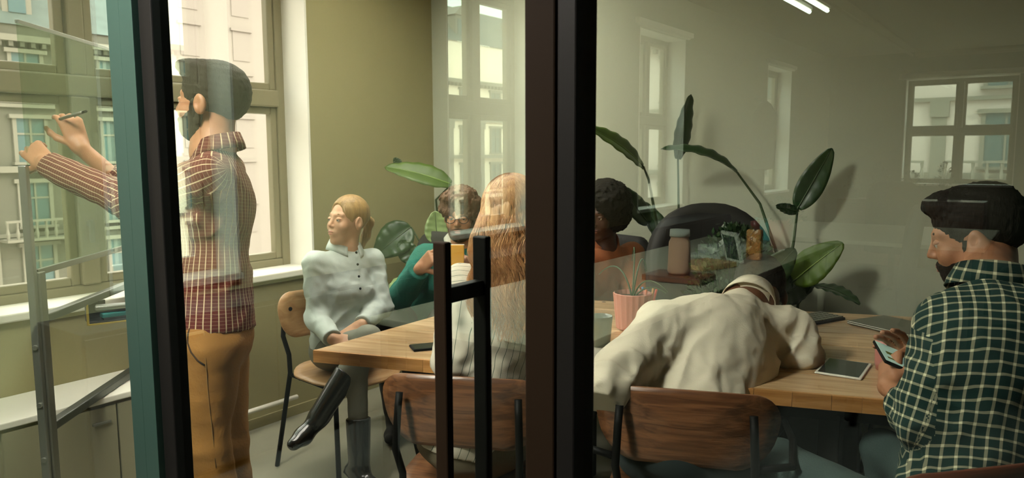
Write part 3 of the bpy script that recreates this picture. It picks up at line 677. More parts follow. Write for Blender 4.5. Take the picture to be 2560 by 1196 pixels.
# building A along x = -38, its right end (seen from the room) at y = 19
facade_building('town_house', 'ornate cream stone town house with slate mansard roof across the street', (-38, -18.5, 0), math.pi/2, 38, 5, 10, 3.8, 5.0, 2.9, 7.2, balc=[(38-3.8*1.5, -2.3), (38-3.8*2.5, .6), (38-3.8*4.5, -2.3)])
MT['sunny'] = mat('facade_sunlit_render', (.88, .76, .58), .9, var=.1, vscale=.5)  # sunlight on this stretch of street is put into the bright render
facade_building('sunlit_house', 'bright cream rendered house farther down the street, mirrored in the door glass', (-38, -77, 0), math.pi/2, 57.2, 5, 15, 3.8, 5.4, 2.9, 10, matw=MT['sunny'], balc=[(57-3.8*1.5, 0.1), (57-3.8*4.5, -2.6), (57-3.8*8.5, .1)])
b = empty('apartment_block', (-66, 4, 0), 0, 'tall plain pale block rising behind the end of the town house', 'building')
f = MB(); f.box((0, 0, BASE), (10, 90, 21)); f.build('wall', MT['block'], b)
for k in range(5):
    f = MB(); f.box((10, 14+k*1.5, 15), (10.1, 14.7+k*1.5, 19)); f.build('pilaster', MT['stone_light'], b)
wo = None
for r in range(6):
    for c in range(10):
        if wo is None: f = MB(); f.box((0, -.8, -1.2), (.06, .8, 1.2)); f.box((0, -1, 1.2), (.2, 1, 1.4)); wo = q = f.build('window', mat('block_window', (.245, .21, .185), .8), b)
        else: q = wo.copy(); COL.objects.link(q); q.parent = b
        q.location = (10, 24+c*4.6, 14-r*3.6)
facade_building('corner_house', 'beige rendered house with pale shutters behind the end of the office', (10, -36, 0), math.pi, 34, 5, 7, 4.8, 5.2, 3.3, 12, roof=False, matw=MT['pale'], balc=[(4.8*2.5, .2), (4.8*3.5, .2)])
# ------------------------------------------------------------------ conference table
TA, TN, TF, TL = V3(-1.983, .648, 0), V3(.30, 1.41, 0), V3(.10, 2.56, 0), V3(-2.03, 1.79, 0)
tab = empty('conference_table', (-.8, 1.6, 0), 0, 'long oak plank meeting table with dark legs that everyone sits around', 'table')
NPL = 6; g_ = .0025
for i in range(NPL):
    u0, u1 = i/NPL, (i+1)/NPL; w = .0016/1.2
    q = [TA+(TL-TA)*(u0+w), TN+(TF-TN)*(u0+w), TN+(TF-TN)*(u1-w), TA+(TL-TA)*(u1-w)]
    ax = nrm(TN-TA); ang = math.atan2(ax[1], ax[0]); c = TA+(TL-TA)*(u0+u1)/2; Ri = rotz(-ang)
    f = MB(); f.prism([tuple((Ri@(p-c))[:2]) for p in q], .712, .75)
    o = f.build('plank', MT['table'], tab, bev=.0025); o.location = tuple(c-OFF[tab.name]); o.rotation_euler = (0, 0, ang)
ax = nrm(TN-TA); L_ = np.linalg.norm(TN-TA); ang = math.atan2(ax[1], ax[0]); k = 0; x = 0.0; nn = V3(ax[1], -ax[0], 0); em = None
while x < L_-.02:                      # end-grain lipping blocks along the near edge
    w = min(random.choice((.075, .1, .125)), L_-x); f = MB(); f.box((.0003, -.012, -.0205), (w-.0003, .0, .0205))
    o = f.build('edge_block', MT['edge'], tab, bev=.0006); o.location = tuple(TA+ax*x+V3(0, 0, .7305)-OFF[tab.name]); o.rotation_euler = (0, 0, ang); x += w
cen = (TA+TN+TF+TL)/4
f = MB(); f.prism([tuple((cen+(p-cen)*.8-OFF[tab.name])[:2]) for p in (TA, TN, TF, TL)], .64, .711); f.build('underframe', MT['black'], tab)
for u, v in ((.2, .14), (.2, .86), (.66, .13), (.66, .87), (.95, .14), (.95, .86)):
    p = (TA+(TN-TA)*u)*(1-v)+(TL+(TF-TL)*u)*v-OFF[tab.name]; f = MB(); f.box((p[0]-.03, p[1]-.03, 0), (p[0]+.03, p[1]+.03, .66)); f.build('leg', MT['black'], tab, bev=.004)

# ------------------------------------------------------------------ chairs: local +y is where the sitter faces
def make_chair(loc, rz, label, wd_, group=None, wide=.455, arms=False):
    c = empty('plywood_chair', loc, rz, label, 'chair', group)
    out = rrect(.43, .40, .15, 8)
    def seat(a, b):
        z = .452+.35*a*a*.35+max(0, -b-.12)*.25-max(0, b-.13)**2*3; return V3(a, b+.01, z), nrm(V3(-.25*a, 0, 1))
    MB().shell(out, seat, .011).build('seat', wd_, c, smooth=True, bev=0)
    def back(a, b):
        y = -.205+.95*a*a-.12*b; return V3(a, y, .70+b), nrm(V3(1.6*a, -1, -.12))
    ol = rrect(wide, .205, .088, 8); ol = [(x*(1+.09*(z/.1)), z) for x, z in ol]
    MB().shell(ol, back, .011).build('backrest', wd_, c, smooth=True)
    f = MB()
    for s in (-1, 1):
        # back post up to the backrest, rear leg, side rail, front leg
        f = MB(); f.tube([(s*.165, -.213, .755), (s*.168, -.222, .70), (s*.172, -.232, .60), (s*.165, -.20, .52), (s*.168, -.19, .44), (s*.205, -.27, .0)], .0105, 10); f.build('leg', MT['black'], c, smooth=True, label='rear leg that rises to hold the backrest')
        f = MB(); f.tube([(s*.165, .14, .43), (s*.172, .165, .40), (s*.215, .24, 0)], .0105, 10); f.build('leg', MT['black'], c, smooth=True)
        f = MB(); f.tube([(s*.166, -.195, .432), (s*.166, .145, .432)], .009, 8); f.build('side_rail', MT['black'], c, smooth=True)
        f = MB(); p_, _ = back(s*.165, .03); f.lathe([(.009, -.002), (.009, .002), (.004, .003)], (0, 0, 0), 12); R = np.array([[1, 0, 0], [0, 0, 1], [0, -1, 0.]]); f.v = [tuple(R@np.array(q)+p_+V3(0, .009, 0)) for q in f.v]; f.build('bolt', MT['black'], c, smooth=True)
        if arms:
            f = MB(); f.tube([(s*.168, -.225, .62), (s*.26, -.20, .63), (s*.275, -.05, .64), (s*.27, .12, .63), (s*.21, .17, .5), (s*.17, .15, .43)], .010, 10); f.build('armrest', MT['black'], c, smooth=True)
    f = MB(); f.tube([(-.166, -.12, .428), (.166, -.12, .428)], .009, 8); f.tube([(-.166, .11, .428), (.166, .11, .428)], .009, 8); f.build('cross_rail', MT['black'], c, smooth=True)
    return c
def chair_at(px, py, d, face, label, wood_, arms=False, dz=0):
    """backrest centre seen at (px, py) at depth d; face = level facing direction"""
    p = P(px, py, d); fc = nrm(V3(face[0], face[1], 0)); rz = math.atan2(fc[1], fc[0])-math.pi/2; loc = p+fc*.205; loc[2] = 0
    return make_chair(loc, rz, label, wood_, arms=arms), loc, fc
perp = nrm(V3(-.318, .948, 0))
ch1, c1l, f1 = chair_at(1147, 1030, 2.02, perp+V3(-.12, 0, 0), 'walnut plywood chair carrying the woman in the striped blouse, left of the dark door post', MT['walnut'])
ch2, c2l, f2 = chair_at(1712, 1083, 1.90, perp+V3(-.05, 0, 0), 'walnut plywood chair with black arms under the man in the white shirt', MT['walnut'], arms=True)
ch3, c3l, f3 = chair_at(2520, 1165, 1.42, V3(-.75, .66, 0), 'dark red-brown chair back behind the man in the checked shirt, at the right edge', MT['redwood'])
f4 = nrm(V3(1, -.12, 0)); ch4, c4l, _ = chair_at(800, 812, 3.42, f4, 'light oak chair with slim black legs beside the window wall under the blonde woman', MT['oak'])
ch5, c5l, f5 = chair_at(2400, 745, 3.35, V3(-.2, -.97, 0), 'empty dark red-brown armchair on the far side of the table at the right', MT['redwood'], arms=True)

# curly man's black chair
def black_chair(px, py, d, face, label):
    p = P(px, py, d); fc = nrm(V3(*face)); loc = p+fc*.23; loc[2] = 0; rz = math.atan2(fc[1], fc[0])-math.pi/2
    c = empty('padded_chair', loc, rz, label, 'chair')
    MB().shell(rrect(.48, .46, .1), lambda a, b: (V3(a, b, .46+.1*a*a), V3(0, 0, 1)), .06).build('seat', MT['rubber'], c, smooth=True)
    MB().shell(rrect(.5, .52, .1), lambda a, b: (V3(a, -.24+.5*a*a-.12*b, .72+b), nrm(V3(a, -1, -.12))), .05).build('backrest', MT['rubber'], c, smooth=True)
    for s in (-1, 1):
        for t in (-1, 1): f = MB(); f.tube([(s*.2, t*.18, .44), (s*.23, t*.22, 0)], .012); f.build('leg', MT['black'], c, smooth=True)
    return c, loc
ch6, c6l = black_chair(1130, 735, 4.02, (-.05, -1, 0), 'black padded chair behind the curly haired man in teal')
ch7, c7l = black_chair(1530, 760, 3.95, (-.3, -1, 0), 'black padded chair under the woman in the rust blouse')

# ------------------------------------------------------------------ the people
def seat_pel(loc, fc, z=.565, back=-.06): p = loc+fc*back; return V3(p[0], p[1], z)
G = lambda *a, **k: cloth_grid(*a, **k)
# 1 standing man
shirt1 = G('shirt_burgundy_grid', (.105, .018, .014), (.60, .47, .29), .0195, .0105, .0032, .0011, alt=.85, altv=.32)
J = dict(base=P(540, 598, 2.36)*V3(1, 1, 0), pel=P(535, 835, 2.37), ch=P(538, 430, 2.37), nb=P(536, 372, 2.37), head=P(525, 258, 2.36), fwd=-RH,
         shA=P(525, 440, 2.20), shB=P(560, 432, 2.53), elA=P(338, 512, 2.28), elB=P(352, 505, 2.70), wrA=P(118, 412, 2.42), wrB=P(200, 368, 2.58), cuffA=.97, cuffB=.55,
         hipA=P(520, 880, 2.28), hipB=P(545, 880, 2.46), knA=P(515, 1110, 2.30), knB=P(560, 1110, 2.44))
J['hem'] = P(540, 820, 2.37); J['hup'] = ZU*.99+RH*.12
for s, dx_ in (('A', .03), ('B', .0)):
    a = J['kn'+s].copy(); a = a+RH*(.06+dx_)+FH*.0; a[2] = .10; J['an'+s] = a; t = a-RH*.17; t[2] = .04; J['toe'+s] = t
J['handA'] = (nrm(P(55, 350, 2.46)-J['wrA']), nrm(FH*-.7+ZU*.5-RH*.2), -1, (.75, .95))
J['handB'] = (nrm(P(160, 262, 2.56)-J['wrB']), nrm(RH*.4+ZU*.6-FH*.7), -1, (1.0, 1.25))
def quiff(root, body, L, HB, hd, hs, m):
    cranium_hair(extra=[((0, .05, .105), (.06, .045, .028), .03), ((0, -.075, .03), (.068, .045, .075), .03), ((0, .075, .112), (.045, .028, .02), .02)], cuts=[], n_amp=.002, n_s=300, inf=.010, back=-.155)(root, body, L, HB, hd, hs, m)
    v, f = surf([ell(L(x*.071, .018, -.02), np.array((.007, .012, .03))*hs, HB, .01) for x in (-1, 1)], .003, noise=lambda p: .001*wob(p, 500, 3)); npmesh('sideburn', v, f, m, body)
m1, sh1, bo1, _t = person(J, -RH+FH*.10+ZU*.05, dict(skin=MT['skin_tan'], hair=MT['hair_olive'], hairfn=quiff, beard=MT['hair_olive'], lip=MT['lip_rose'], shirt=shirt1, pants=mat('trousers_ochre', (.36, .165, .03), .85, var=.25, vscale=5, bump=.4, bscale=120),
       shoe=MT['rubber'], folds=.007, skirt=.16, seed=3, pfold=.010, pw=1.12, plen=.97, b=1),
       'standing bearded man in burgundy checked shirt and ochre trousers reaching to the glass board')
tr1 = child(m1, 'trousers')
seam(tr1, [(478, 812), (470, 835), (469, 858), (478, 882), (494, 902), (512, 914)], .0028, mat('pocket_shadow', (.05, .022, .006), .9), 'pocket_slit_shade')  # dark tube stands in for the shade inside the pocket slit
seam(tr1, [(510, 832), (514, 900), (519, 970), (526, 1040), (533, 1100), (540, 1170)], .0012, mat('seam_thread', (.30, .16, .05), .8), 'side_seam')
# marker in his hand
f = MB(); a_ = P(150, 298, 2.55); b_ = P(216, 278, 2.47); f.tube([a_, a_+(b_-a_)*.85], .0055, 10); mk = f.build('marker_pen', MT['alu'], None, smooth=True, label='slim marker pen in the raised hand of the standing man', cat='pen')
f = MB(); f.tube([a_+(b_-a_)*.85, b_], .004, 8); f.build('cap', MT['black'], mk, smooth=True)

# 2 blonde woman
J = dict(base=c4l, pel=seat_pel(c4l, f4, .56, -.03), fwd=f4)
J.update(ch=P(860, 655, 3.38), nb=P(866, 622, 3.38), head=P(868, 553, 3.36), shA=P(792, 662, 3.27), shB=P(930, 655, 3.47), elA=P(792, 795, 3.22), elB=P(955, 765, 3.40), wrA=P(832, 848, 3.06), wrB=P(905, 812, 3.18), cuffA=.98, cuffB=.98)
J['hipA'] = J['pel']+RH*-.07-FH*.03-ZU*.02; J['hipB'] = J['pel']+RH*.09+FH*.04-ZU*.02
J['knA'] = P(925, 845, 3.04); J['anA'] = P(800, 1035, 2.97); J['toeA'] = P(735, 1108, 2.86)
J['knB'] = P(890, 905, 3.02); J['anB'] = P(900, 1165, 3.00); J['toeB'] = J['anB']+f4*.15-ZU*.05
J['handA'] = (nrm(RH*.9+FH*.1-ZU*.25), nrm(-FH*.6+ZU*.8), 1, (.5, .6)); J['handB'] = (nrm(-RH*.6-FH*.5-ZU*.4), nrm(ZU*.8-FH*.5), -1, (.5, .6))
J['hem'] = J['pel']-ZU*.06
def pony(root, body, L, HB, hd, hs, m):
    cranium_hair(extra=[((0, -.1, .03), (.03, .03, .03), .02)], cuts=[((0, .10, .035), (.05, .055, .055), .012)], n_amp=.0008, n_s=300, inf=.006, back=-.15)(root, body, L, HB, hd, hs, m)
    p = [L(0, -.11, .03), L(0, -.135, .0), L(.01, -.13, -.07), L(.02, -.115, -.14)]
    v, f = surf([cap(p[0], p[1], .018, .022, .01), cap(p[1], p[2], .022, .02, .02), cap(p[2], p[3], .02, .008, .02)], .004, noise=lambda q: .002*wob(q*np.array((1, 1, .25), np.float32), 300, 4)); npmesh('ponytail', v, f, m, root)
    f_ = MB(); f_.tube([L(0, -.105, .035), L(0, -.118, .02)], .02*hs, 12); f_.build('hair_tie', MT['black'], root, smooth=True, world=True)
per, shirt_o, body_o, T_ = person(J, -RH*.62-FH*.78+ZU*.12, dict(skin=MT['skin_fair'], hair=MT['hair_blonde'], hairfn=pony, lip=MT['lip_rose'], iris=MT['iris_grey'], shirt=mat('shirt_pale_blue', (.53, .60, .55), .8, bump=.2, bscale=300), shirtname='blouse',
       pants=mat('trousers_grey', (.20, .205, .16), .8, bump=.2, bscale=200), shoe=mat('boot_leather', (.012, .011, .009), .25, coat=.4), boot=.19, folds=.0055, sh=.005, coat=.011, build=.86, seed=5, pw=.86, plen=.8, skirt=.14, hh=.0036, cs=1.05), 'blonde woman in pale blue shirt and black ankle boots sitting cross-legged by the window wall', .93, True)
for k in range(4):
    p = J['nb']+T_[:, 1]*(.062+.012*k)-T_[:, 2]*(.03+.055*k); f = MB(); f.lathe([(.0055, -.001), (.0055, .0015), (.001, .002)], (0, 0, 0), 10); R = np.stack([T_[:, 0], T_[:, 2], T_[:, 1]], 1); f.v = [tuple(R@np.array(q)+p+T_[:, 1]*.022) for q in f.v]; f.build('button', MT['black'], shirt_o, world=True, smooth=True)

# 3 curly man in teal
J = dict(base=c6l, pel=seat_pel(c6l, V3(0, -1, 0), .57, -.03), fwd=-FH)
J.update(ch=P(1150, 640, 3.82), nb=P(1152, 610, 3.82), head=P(1152, 540, 3.76), shA=P(1065, 648, 3.78), shB=P(1238, 648, 3.82), elA=P(1003, 742, 3.62), elB=P(1280, 770, 3.6), wrA=P(1050, 672, 3.47), wrB=P(1180, 690, 3.46), cuffA=.93, cuffB=.93)
J['handA'] = (nrm(P(1082, 640, 3.42)-J['wrA']), nrm(-RH*.6+FH*-.5), 1, (.9, 1.0)); J['handB'] = (nrm(P(1160, 660, 3.42)-J['wrB']), nrm(RH*.5-FH*.6), -1, (.9, 1.0))
for s, q in (('A', -.1), ('B', .1)): J['hip'+s] = J['pel']+RH*q; J['kn'+s] = J['pel']+RH*q*1.4-FH*.42; a = J['kn'+s]+FH*.22; a[2] = .1; J['an'+s] = a; t = a-FH*.15; t[2] = .05; J['toe'+s] = t
def curls(root, body, L, HB, hd, hs, m):
    cranium_hair(extra=[((0, .03, .105), (.08, .075, .045), .03), ((-.07, -.01, .05), (.035, .06, .06), .03), ((.07, -.01, .05), (.035, .06, .06), .03)], n_amp=.008, n_s=95, inf=.02, back=-.15)(root, body, L, HB, hd, hs, m)
per, shirt_o, body_o, T_ = person(J, -FH*.93-RH*.12-ZU*.12, dict(skin=MT['skin_tan'], hair=MT['hair_curly'], hairfn=curls, beard=mat('beard_brown', (.10, .05, .025), .7), lip=MT['lip_rose'], shirt=mat('sweater_teal', (.010, .135, .10), .9, bump=.6, bscale=200), shirtname='sweater', collarm=mat('collar_white', (.6, .6, .5), .8),
       pants=mat('trousers_black', (.02, .02, .02), .9), shoe=MT['rubber'], folds=.006, coat=.018, seed=8, hh=.0045), 'curly haired man in teal sweater and glasses holding a yellow tablet')
HB = frame(-FH*.93-RH*.12-ZU*.12); gl = MB()
for x in (-1, 1):
    c_ = J['head']+HB@V3(x*.033, .102, .002); ring = [c_+HB@V3(.024*math.cos(a), 0, .019*math.sin(a)) for a in np.linspace(0, 2*math.pi, 21)]; gl.tube(ring, .0018, 6, cap=False); gl.tube([c_+HB@V3(x*.024, 0, .004), J['head']+HB@V3(x*.08, .0, .008)], .0016, 6)
gl.tube([J['head']+HB@V3(-.009, .104, .004), J['head']+HB@V3(.009, .104, .004)], .0016, 6); go = gl.build('glasses', MT['rubber'], None, smooth=True, label='thin framed glasses on the face of the curly haired man', cat='glasses')
tb = empty('tablet', P(1124, 645, 3.33), 0, 'yellow cased tablet held up by the curly haired man', 'tablet'); R = np.stack([RH, nrm(-FH+ZU*.25), nrm(ZU+FH*.25)], 1)
f = MB(); f.box((-.065, -.006, -.058), (.065, .004, .058), R); f.build('case', mat('case_yellow', (.62, .31, .02), .5), tb, bev=.004)
f = MB(); f.box((-.066, -.009, -.060), (-.060, -.004, .060), R); f.box((-.066, -.009, .056), (.066, -.004, .061), R); f.box((-.05, -.012, -.05), (.06, -.006, .05), R); f.build('tablet_body', MT['white'], tb, bev=.002)

# 4 striped woman seen from behind
shirt4 = G('blouse_striped', (.60, .55, .44), (.035, .085, .06),   .0215, .022, .0014, .0014, yoke=3.36)
J = dict(base=c1l, pel=seat_pel(c1l, f1, .57, -.05), fwd=f1)
J.update(ch=P(1272, 705, 2.17), nb=P(1280, 655, 2.17), head=P(1282, 548, 2.16), shA=P(1155, 722, 2.12), shB=P(1372, 722, 2.22), elA=P(1130, 900, 2.10), elB=P(1400, 900, 2.2), wrA=P(1165, 885, 2.40), wrB=P(1360, 870, 2.45), cuffA=.35, cuffB=.35)
J['handA'] = (nrm(FH+RH*.3), ZU, 1, (.3, .4)); J['handB'] = (nrm(FH-RH*.2), ZU, -1, (.3, .4)); J['hem'] = J['pel']-ZU*.03
for s, q in (('A', -.09), ('B', .09)): r_ = np.cross(f1, ZU); J['hip'+s] = J['pel']+r_*q; J['kn'+s] = J['pel']+r_*q+f1*.42; a = J['kn'+s]-f1*.1; a[2] = .1; J['an'+s] = a; t = a+f1*.13; t[2] = .04; J['toe'+s] = t
def longhair(root, body, L, HB, hd, hs, m):
    q = [ell(L(0, -.02, .04), np.array((.083, .105, .09))*hs, HB, .02), ell(L(0, -.07, -.06), np.array((.082, .06, .11))*hs, HB, .06), ell(L(0, -.085, -.16), np.array((.095, .04, .12))*hs, HB, .06),
         ell(L(0, .13, -.03), np.array((.062, .06, .09))*hs, HB, .012, '-')]
    fn = lambda p: .004*wob(p*np.array((1, 1, .18), np.float32), 150, 4)+.003*wob(p*np.array((1, 1, .1), np.float32), 420, 6)-.002
    v, f = surf(q, .0045, noise=fn); h = npmesh('hair', v, f, m, root)
    rs = np.random.RandomState(4); paths = []
    for i in range(1700):
        a = rs.uniform(math.pi*.9, math.pi*2.1); ln = rs.uniform(.22, .36); ph = rs.uniform(0, 1.5)+6*math.cos(a); am = rs.uniform(.005, .015); fq = rs.uniform(44, 54); lift = rs.uniform(1.0, 1.045); pts = []
        a1 = rs.uniform(math.radians(60), math.radians(88)); a0 = math.radians(-5); tx = rs.uniform(-.10, .10) if rs.rand() < .45 else .098*math.cos(a)
        for t in np.linspace(0, 1, 10):                    # over the skull from the crown
            al = a1+(a0-a1)*t; pts.append(L(.083*lift*math.cos(al)*math.cos(a), -.02+.105*lift*math.cos(al)*math.sin(a), .04+.09*lift*math.sin(al)))
        x0, y0, z0 = .083*lift*math.cos(a), -.02+.105*lift*math.sin(a), .032
        for t in np.linspace(.06, 1, 18):                  # then loose waves down the back
            e = min(1, t*1.6); z = z0-ln*t; x = x0*(1-e*.7)+tx*e*.7+am*e*math.sin(fq*z+ph); y = y0+(-.142-.012*math.sin(ph)-y0)*min(1, t*4)+am*.6*e*math.cos(fq*z+ph); pts.append(L(x, y, z))
        paths.append(pts)
    v, f = strands(None, paths, .0011); me = bpy.data.meshes.new('hair_strands'); o_ = OFF[root.name]; me.from_pydata([tuple(q) for q in v-o_], [], [tuple(q) for q in f.tolist()]); me.materials.append(m); link('hair_strands', me, root, kind='stuff')
person(J, f1*1.0+V3(-.05, .02, .0), dict(skin=MT['skin_fair'], hair=MT['hair_strawberry'], hairfn=longhair, lip=MT['lip_rose'], shirt=shirt4, shirtname='blouse', pants=mat('skirt_corduroy', (.20, .165, .10), .9, bump=.9, bscale=160, stretch=(6, 6, .3)), pname='corduroy_trousers', shoe=MT['rubber'], folds=.008, coat=.018, build=.90, planar=True, seed=12, skirt=.13, cs=1.1),
       'woman in striped cream blouse with long wavy strawberry blonde hair seen from behind', 1.0, True)

# 5 woman with the afro
J = dict(base=c7l, pel=seat_pel(c7l, V3(-.3, -.95, 0), .57, -.03), fwd=-FH-RH*.3)
J.update(ch=P(1512, 650, 3.62), nb=P(1512, 612, 3.63), head=P(1508, 536, 3.58), shA=P(1440, 655, 3.55), shB=P(1578, 640, 3.7), elA=P(1430, 760, 3.45), elB=P(1592, 745, 3.58), wrA=P(1470, 790, 3.28), wrB=P(1545, 778, 3.34), cuffA=.6, cuffB=.6)
J['handA'] = (nrm(-FH*.6+RH*.5-ZU*.3), nrm(ZU*.7-FH*.4), 1, (.7, .8)); J['handB'] = (nrm(-FH*.6-RH*.5+ZU*.3), nrm(ZU*.7-FH*.4), -1, (.7, .8))
for s, q in (('A', -.1), ('B', .1)): J['hip'+s] = J['pel']+RH*q; J['kn'+s] = J['pel']+RH*q*1.3-FH*.4; a = J['kn'+s].copy(); a[2] = .1; J['an'+s] = a; t = a-FH*.13; t[2] = .04; J['toe'+s] = t
def afro(root, body, L, HB, hd, hs, m):
    q = [ell(L(0, -.04, .05), np.array((.128, .122, .118))*hs, HB, .02), ell(L(0, -.05, -.02), np.array((.115, .085, .09))*hs, HB, .04), ell(L(0, .125, -.03), np.array((.064, .09, .088))*hs, HB, .015, '-')]
    v, f = surf(q, .0045, noise=lambda p: .005*wob(p, 130, 4)+.004*wob(p, 340, 6)); npmesh('hair', v, f, m, root)
person(J, -RH*.62-FH*.76-ZU*.22, dict(skin=MT['skin_deep'], hair=MT['hair_black'], hairfn=afro, lip=MT['lip_brown'], shirt=mat('blouse_rust', (.36, .115, .04), .7, bump=.3, bscale=150), shirtname='blouse', pants=mat('trousers_dark', (.02, .02, .02), .9), shoe=MT['rubber'], folds=.008, coat=.014, build=.9, seed=15, hh=.0045),
       'woman with rounded afro in open collared rust blouse on far side of table', .97, True)

# 6 man in the white shirt, bent over the table
J = dict(base=c2l, pel=seat_pel(c2l, f2, .585, -.06), fwd=f2)
J.update(ch=P(1815, 800, 2.30), nb=P(1868, 752, 2.42), head=P(1898, 738, 2.50), shA=P(1655, 822, 2.20), shB=P(1968, 832, 2.36), elA=P(1512, 965, 1.98), elB=P(1992, 885, 2.32), wrA=P(1560, 1010, 2.20), wrB=P(1930, 868, 2.50), cuffA=.18, cuffB=.12)
J['handA'] = (nrm(FH+RH*.4), ZU, 1, (.3, .4)); J['handB'] = (nrm(FH-RH*.5), ZU, -1, (.5, .6)); J['hup'] = nrm(FH*.75+ZU*.45+RH*.15); J['hem'] = J['pel']-ZU*.05
for s, q in (('A', -.1), ('B', .1)): r_ = np.cross(f2, ZU); J['hip'+s] = J['pel']+r_*q; J['kn'+s] = J['pel']+r_*q*1.3+f2*.43; a = J['kn'+s]-f2*.12; a[2] = .1; J['an'+s] = a; t = a+f2*.15; t[2] = .04; J['toe'+s] = t
person(J, nrm(FH*.5-ZU*.8), dict(skin=MT['skin_brown'], hair=MT['hair_black'], hairfn=cranium_hair(n_amp=.002, n_s=400, inf=.009), lip=MT['lip_brown'], shirt=mat('shirt_white', (.66, .60, .46), .85, bump=.2, bscale=250), pants=mat('trousers_navy', (.012, .022, .022), .9), shoe=MT['rubber'], folds=.009, sh=.0055, coat=.023, build=1.06, seed=21, skirt=.17, cs=.95, b=1),
       'man in loose white shirt bent low over the table, seen from behind')

# 7 man in the checked shirt with the phone
shirt7 = G('shirt_teal_check', (.008, .030, .026), (.66, .63, .42), .024, .024, .0055, .0055, alt=.33)
J = dict(base=c3l, pel=seat_pel(c3l, f3, .58, -.05)+RH*.06, fwd=f3)
J.update(ch=P(2500, 765, 1.56), nb=P(2470, 708, 1.64), head=P(2436, 592, 1.76), shA=P(2378, 808, 1.60), shB=P(2625, 800, 1.54), elA=P(2302, 1045, 1.60), elB=P(2560, 1050, 1.75), wrA=P(2222, 968, 1.78), wrB=P(2290, 960, 1.88), cuffA=.33, cuffB=.3)
J['handA'] = (nrm(P(2228, 885, 1.86)-J['wrA']), nrm(-RH*.75-FH*.3+ZU*.1), 1, (.75, .9), dict(thumb=.4)); J['handB'] = (nrm(P(2262, 900, 1.9)-J['wrB']), nrm(RH*.6+FH*.5), -1, (.8, .9)); J['hup'] = ZU+RH*-.16+FH*.05
for s, q in (('A', -.1), ('B', .1)): r_ = np.cross(f3, ZU); J['hip'+s] = J['pel']+r_*q; J['kn'+s] = J['pel']+r_*q*1.6+f3*.45; a = J['kn'+s]-f3*.05; a[2] = .1; J['an'+s] = a; t = a+f3*.15; t[2] = .04; J['toe'+s] = t
def fullhair(root, body, L, HB, hd, hs, m):
    cranium_hair(extra=[((0, .05, .1), (.058, .045, .028), .03), ((0, -.07, .03), (.066, .045, .075), .03)], n_amp=.0022, n_s=260, inf=.007, back=-.165)(root, body, L, HB, hd, hs, m)
person(J, -RH*.80+FH*.55-ZU*.30, dict(skin=MT['skin_olive'], hair=MT['hair_black'], hairfn=fullhair, beard=MT['hair_black'], lip=MT['lip_brown'], shirt=shirt7, pants=mat('jeans_teal', (.03, .055, .05), .85, bump=.4, bscale=200), shoe=MT['rubber'], folds=.008, coat=.014, build=.88, seed=31, skirt=.22, tw=.14, lw=.062, planar=True),
       'black haired man in teal and cream checked shirt looking down at a phone', .95)
# ------------------------------------------------------------------ glass board on its stand
bd = nrm(P(1135, 385, 5)-CAM); bd = nrm(V3(bd[0], bd[1], 0)); b0 = PZ(95, 682, 1.045) if False else P(83, 598, 2.46); b0 = V3(b0[0], b0[1], 0)
BN = nrm(np.cross(bd, ZU)); RB = np.stack([bd, -BN, ZU], 1)
board = empty('glass_whiteboard', b0, 0, 'clear glass writing board on a steel wheeled stand before the window', 'whiteboard'); BL = 1.25
zt = P(48, 62, 2.46)[2]; zb = P(95, 682, 2.46)[2]; zr = P(200-98, 795, 2.46)[2]; zl = P(123, 1080, 2.46)[2]
f = MB(); f.box((0, -.003, zb), (BL, .003, zt), RB); f.build('board_pane', MT['board'], board, bev=.0015)
f = MB(); f.box((0, -.006, zt-.008), (BL, .006, zt+.004), RB); f.build('top_trim', MT['steel'], board, bev=.001)
f = MB(); f.box((0, -.008, zb-.012), (BL, .008, zb+.008), RB); f.build('lower_trim', MT['alu'], board, bev=.001)
for x in (0, BL):
    f = MB(); f.box((x-.014, -.02, .09), (x+.022, .02, zb+.0), RB); f.build('post', MT['alu'], board, bev=.003)
    f = MB(); f.box((x-.035, -.012, .09), (x-.014, .012, zb+.35), RB); f.build('post', MT['steel'], board, bev=.002)
    f = MB(); f.box((x-.02, -.3, .06), (x+.02, .3, .095), RB); f.build('foot', MT['alu'], board, bev=.004)
    for y in (-.27, .27):
        f = MB(); c_ = RB@V3(x, y, .03); f.tube([c_-bd*.012, c_+bd*.012], .03, 16); f.build('castor', MT['rubber'], board, smooth=False, bev=.003)
MT['railm'] = mat('rail_dark_steel', (.08, .085, .07), .35, .6)
f = MB(); f.box((.02, -.016, zr-.028), (BL, .016, zr), RB); f.build('rail', MT['railm'], board, bev=.004)
f = MB(); f.box((.02, -.018, zl-.03), (BL, .018, zl), RB); f.build('rail', MT['railm'], board, bev=.004)
for z in (P(82, 875, 2.44)[2], P(93, 1026, 2.44)[2], P(101, 1172, 2.44)[2]):
    f = MB(); c_ = RB@V3(-.03, 0, z); f.tube([c_-bd*.012, c_+bd*.003], .0085, 12); f.build('bolt', MT['steel'], board, smooth=False, bev=.001)
t0 = P(268, 782, 2.86)
tray = empty('marker_tray', t0, 0, 'small yellow edged tray clipped to the board rail holding wipers', 'tray'); RB0 = RB
_x = nrm(bd*.55+RH*.8); RB0 = np.stack([_x, np.cross(ZU, _x), ZU], 1)
f = MB(); f.box((-.07, -.04, -.03), (.10, .04, -.022), RB0); f.box((-.07, .033, -.03), (.0, .04, .045), RB0); f.box((-.07, -.04, -.03), (-.064, .04, .03), RB0); f.build('tray_body', MT['rubber'], tray, bev=.002)
f = MB(); f.box((-.074, -.043, -.034), (-.066, -.036, .045), RB0); f.box((-.07, -.044, -.035), (.09, -.038, -.029), RB0); f.build('tray_edge', mat('edge_yellow', (.38, .27, .03), .5), tray, bev=.001)
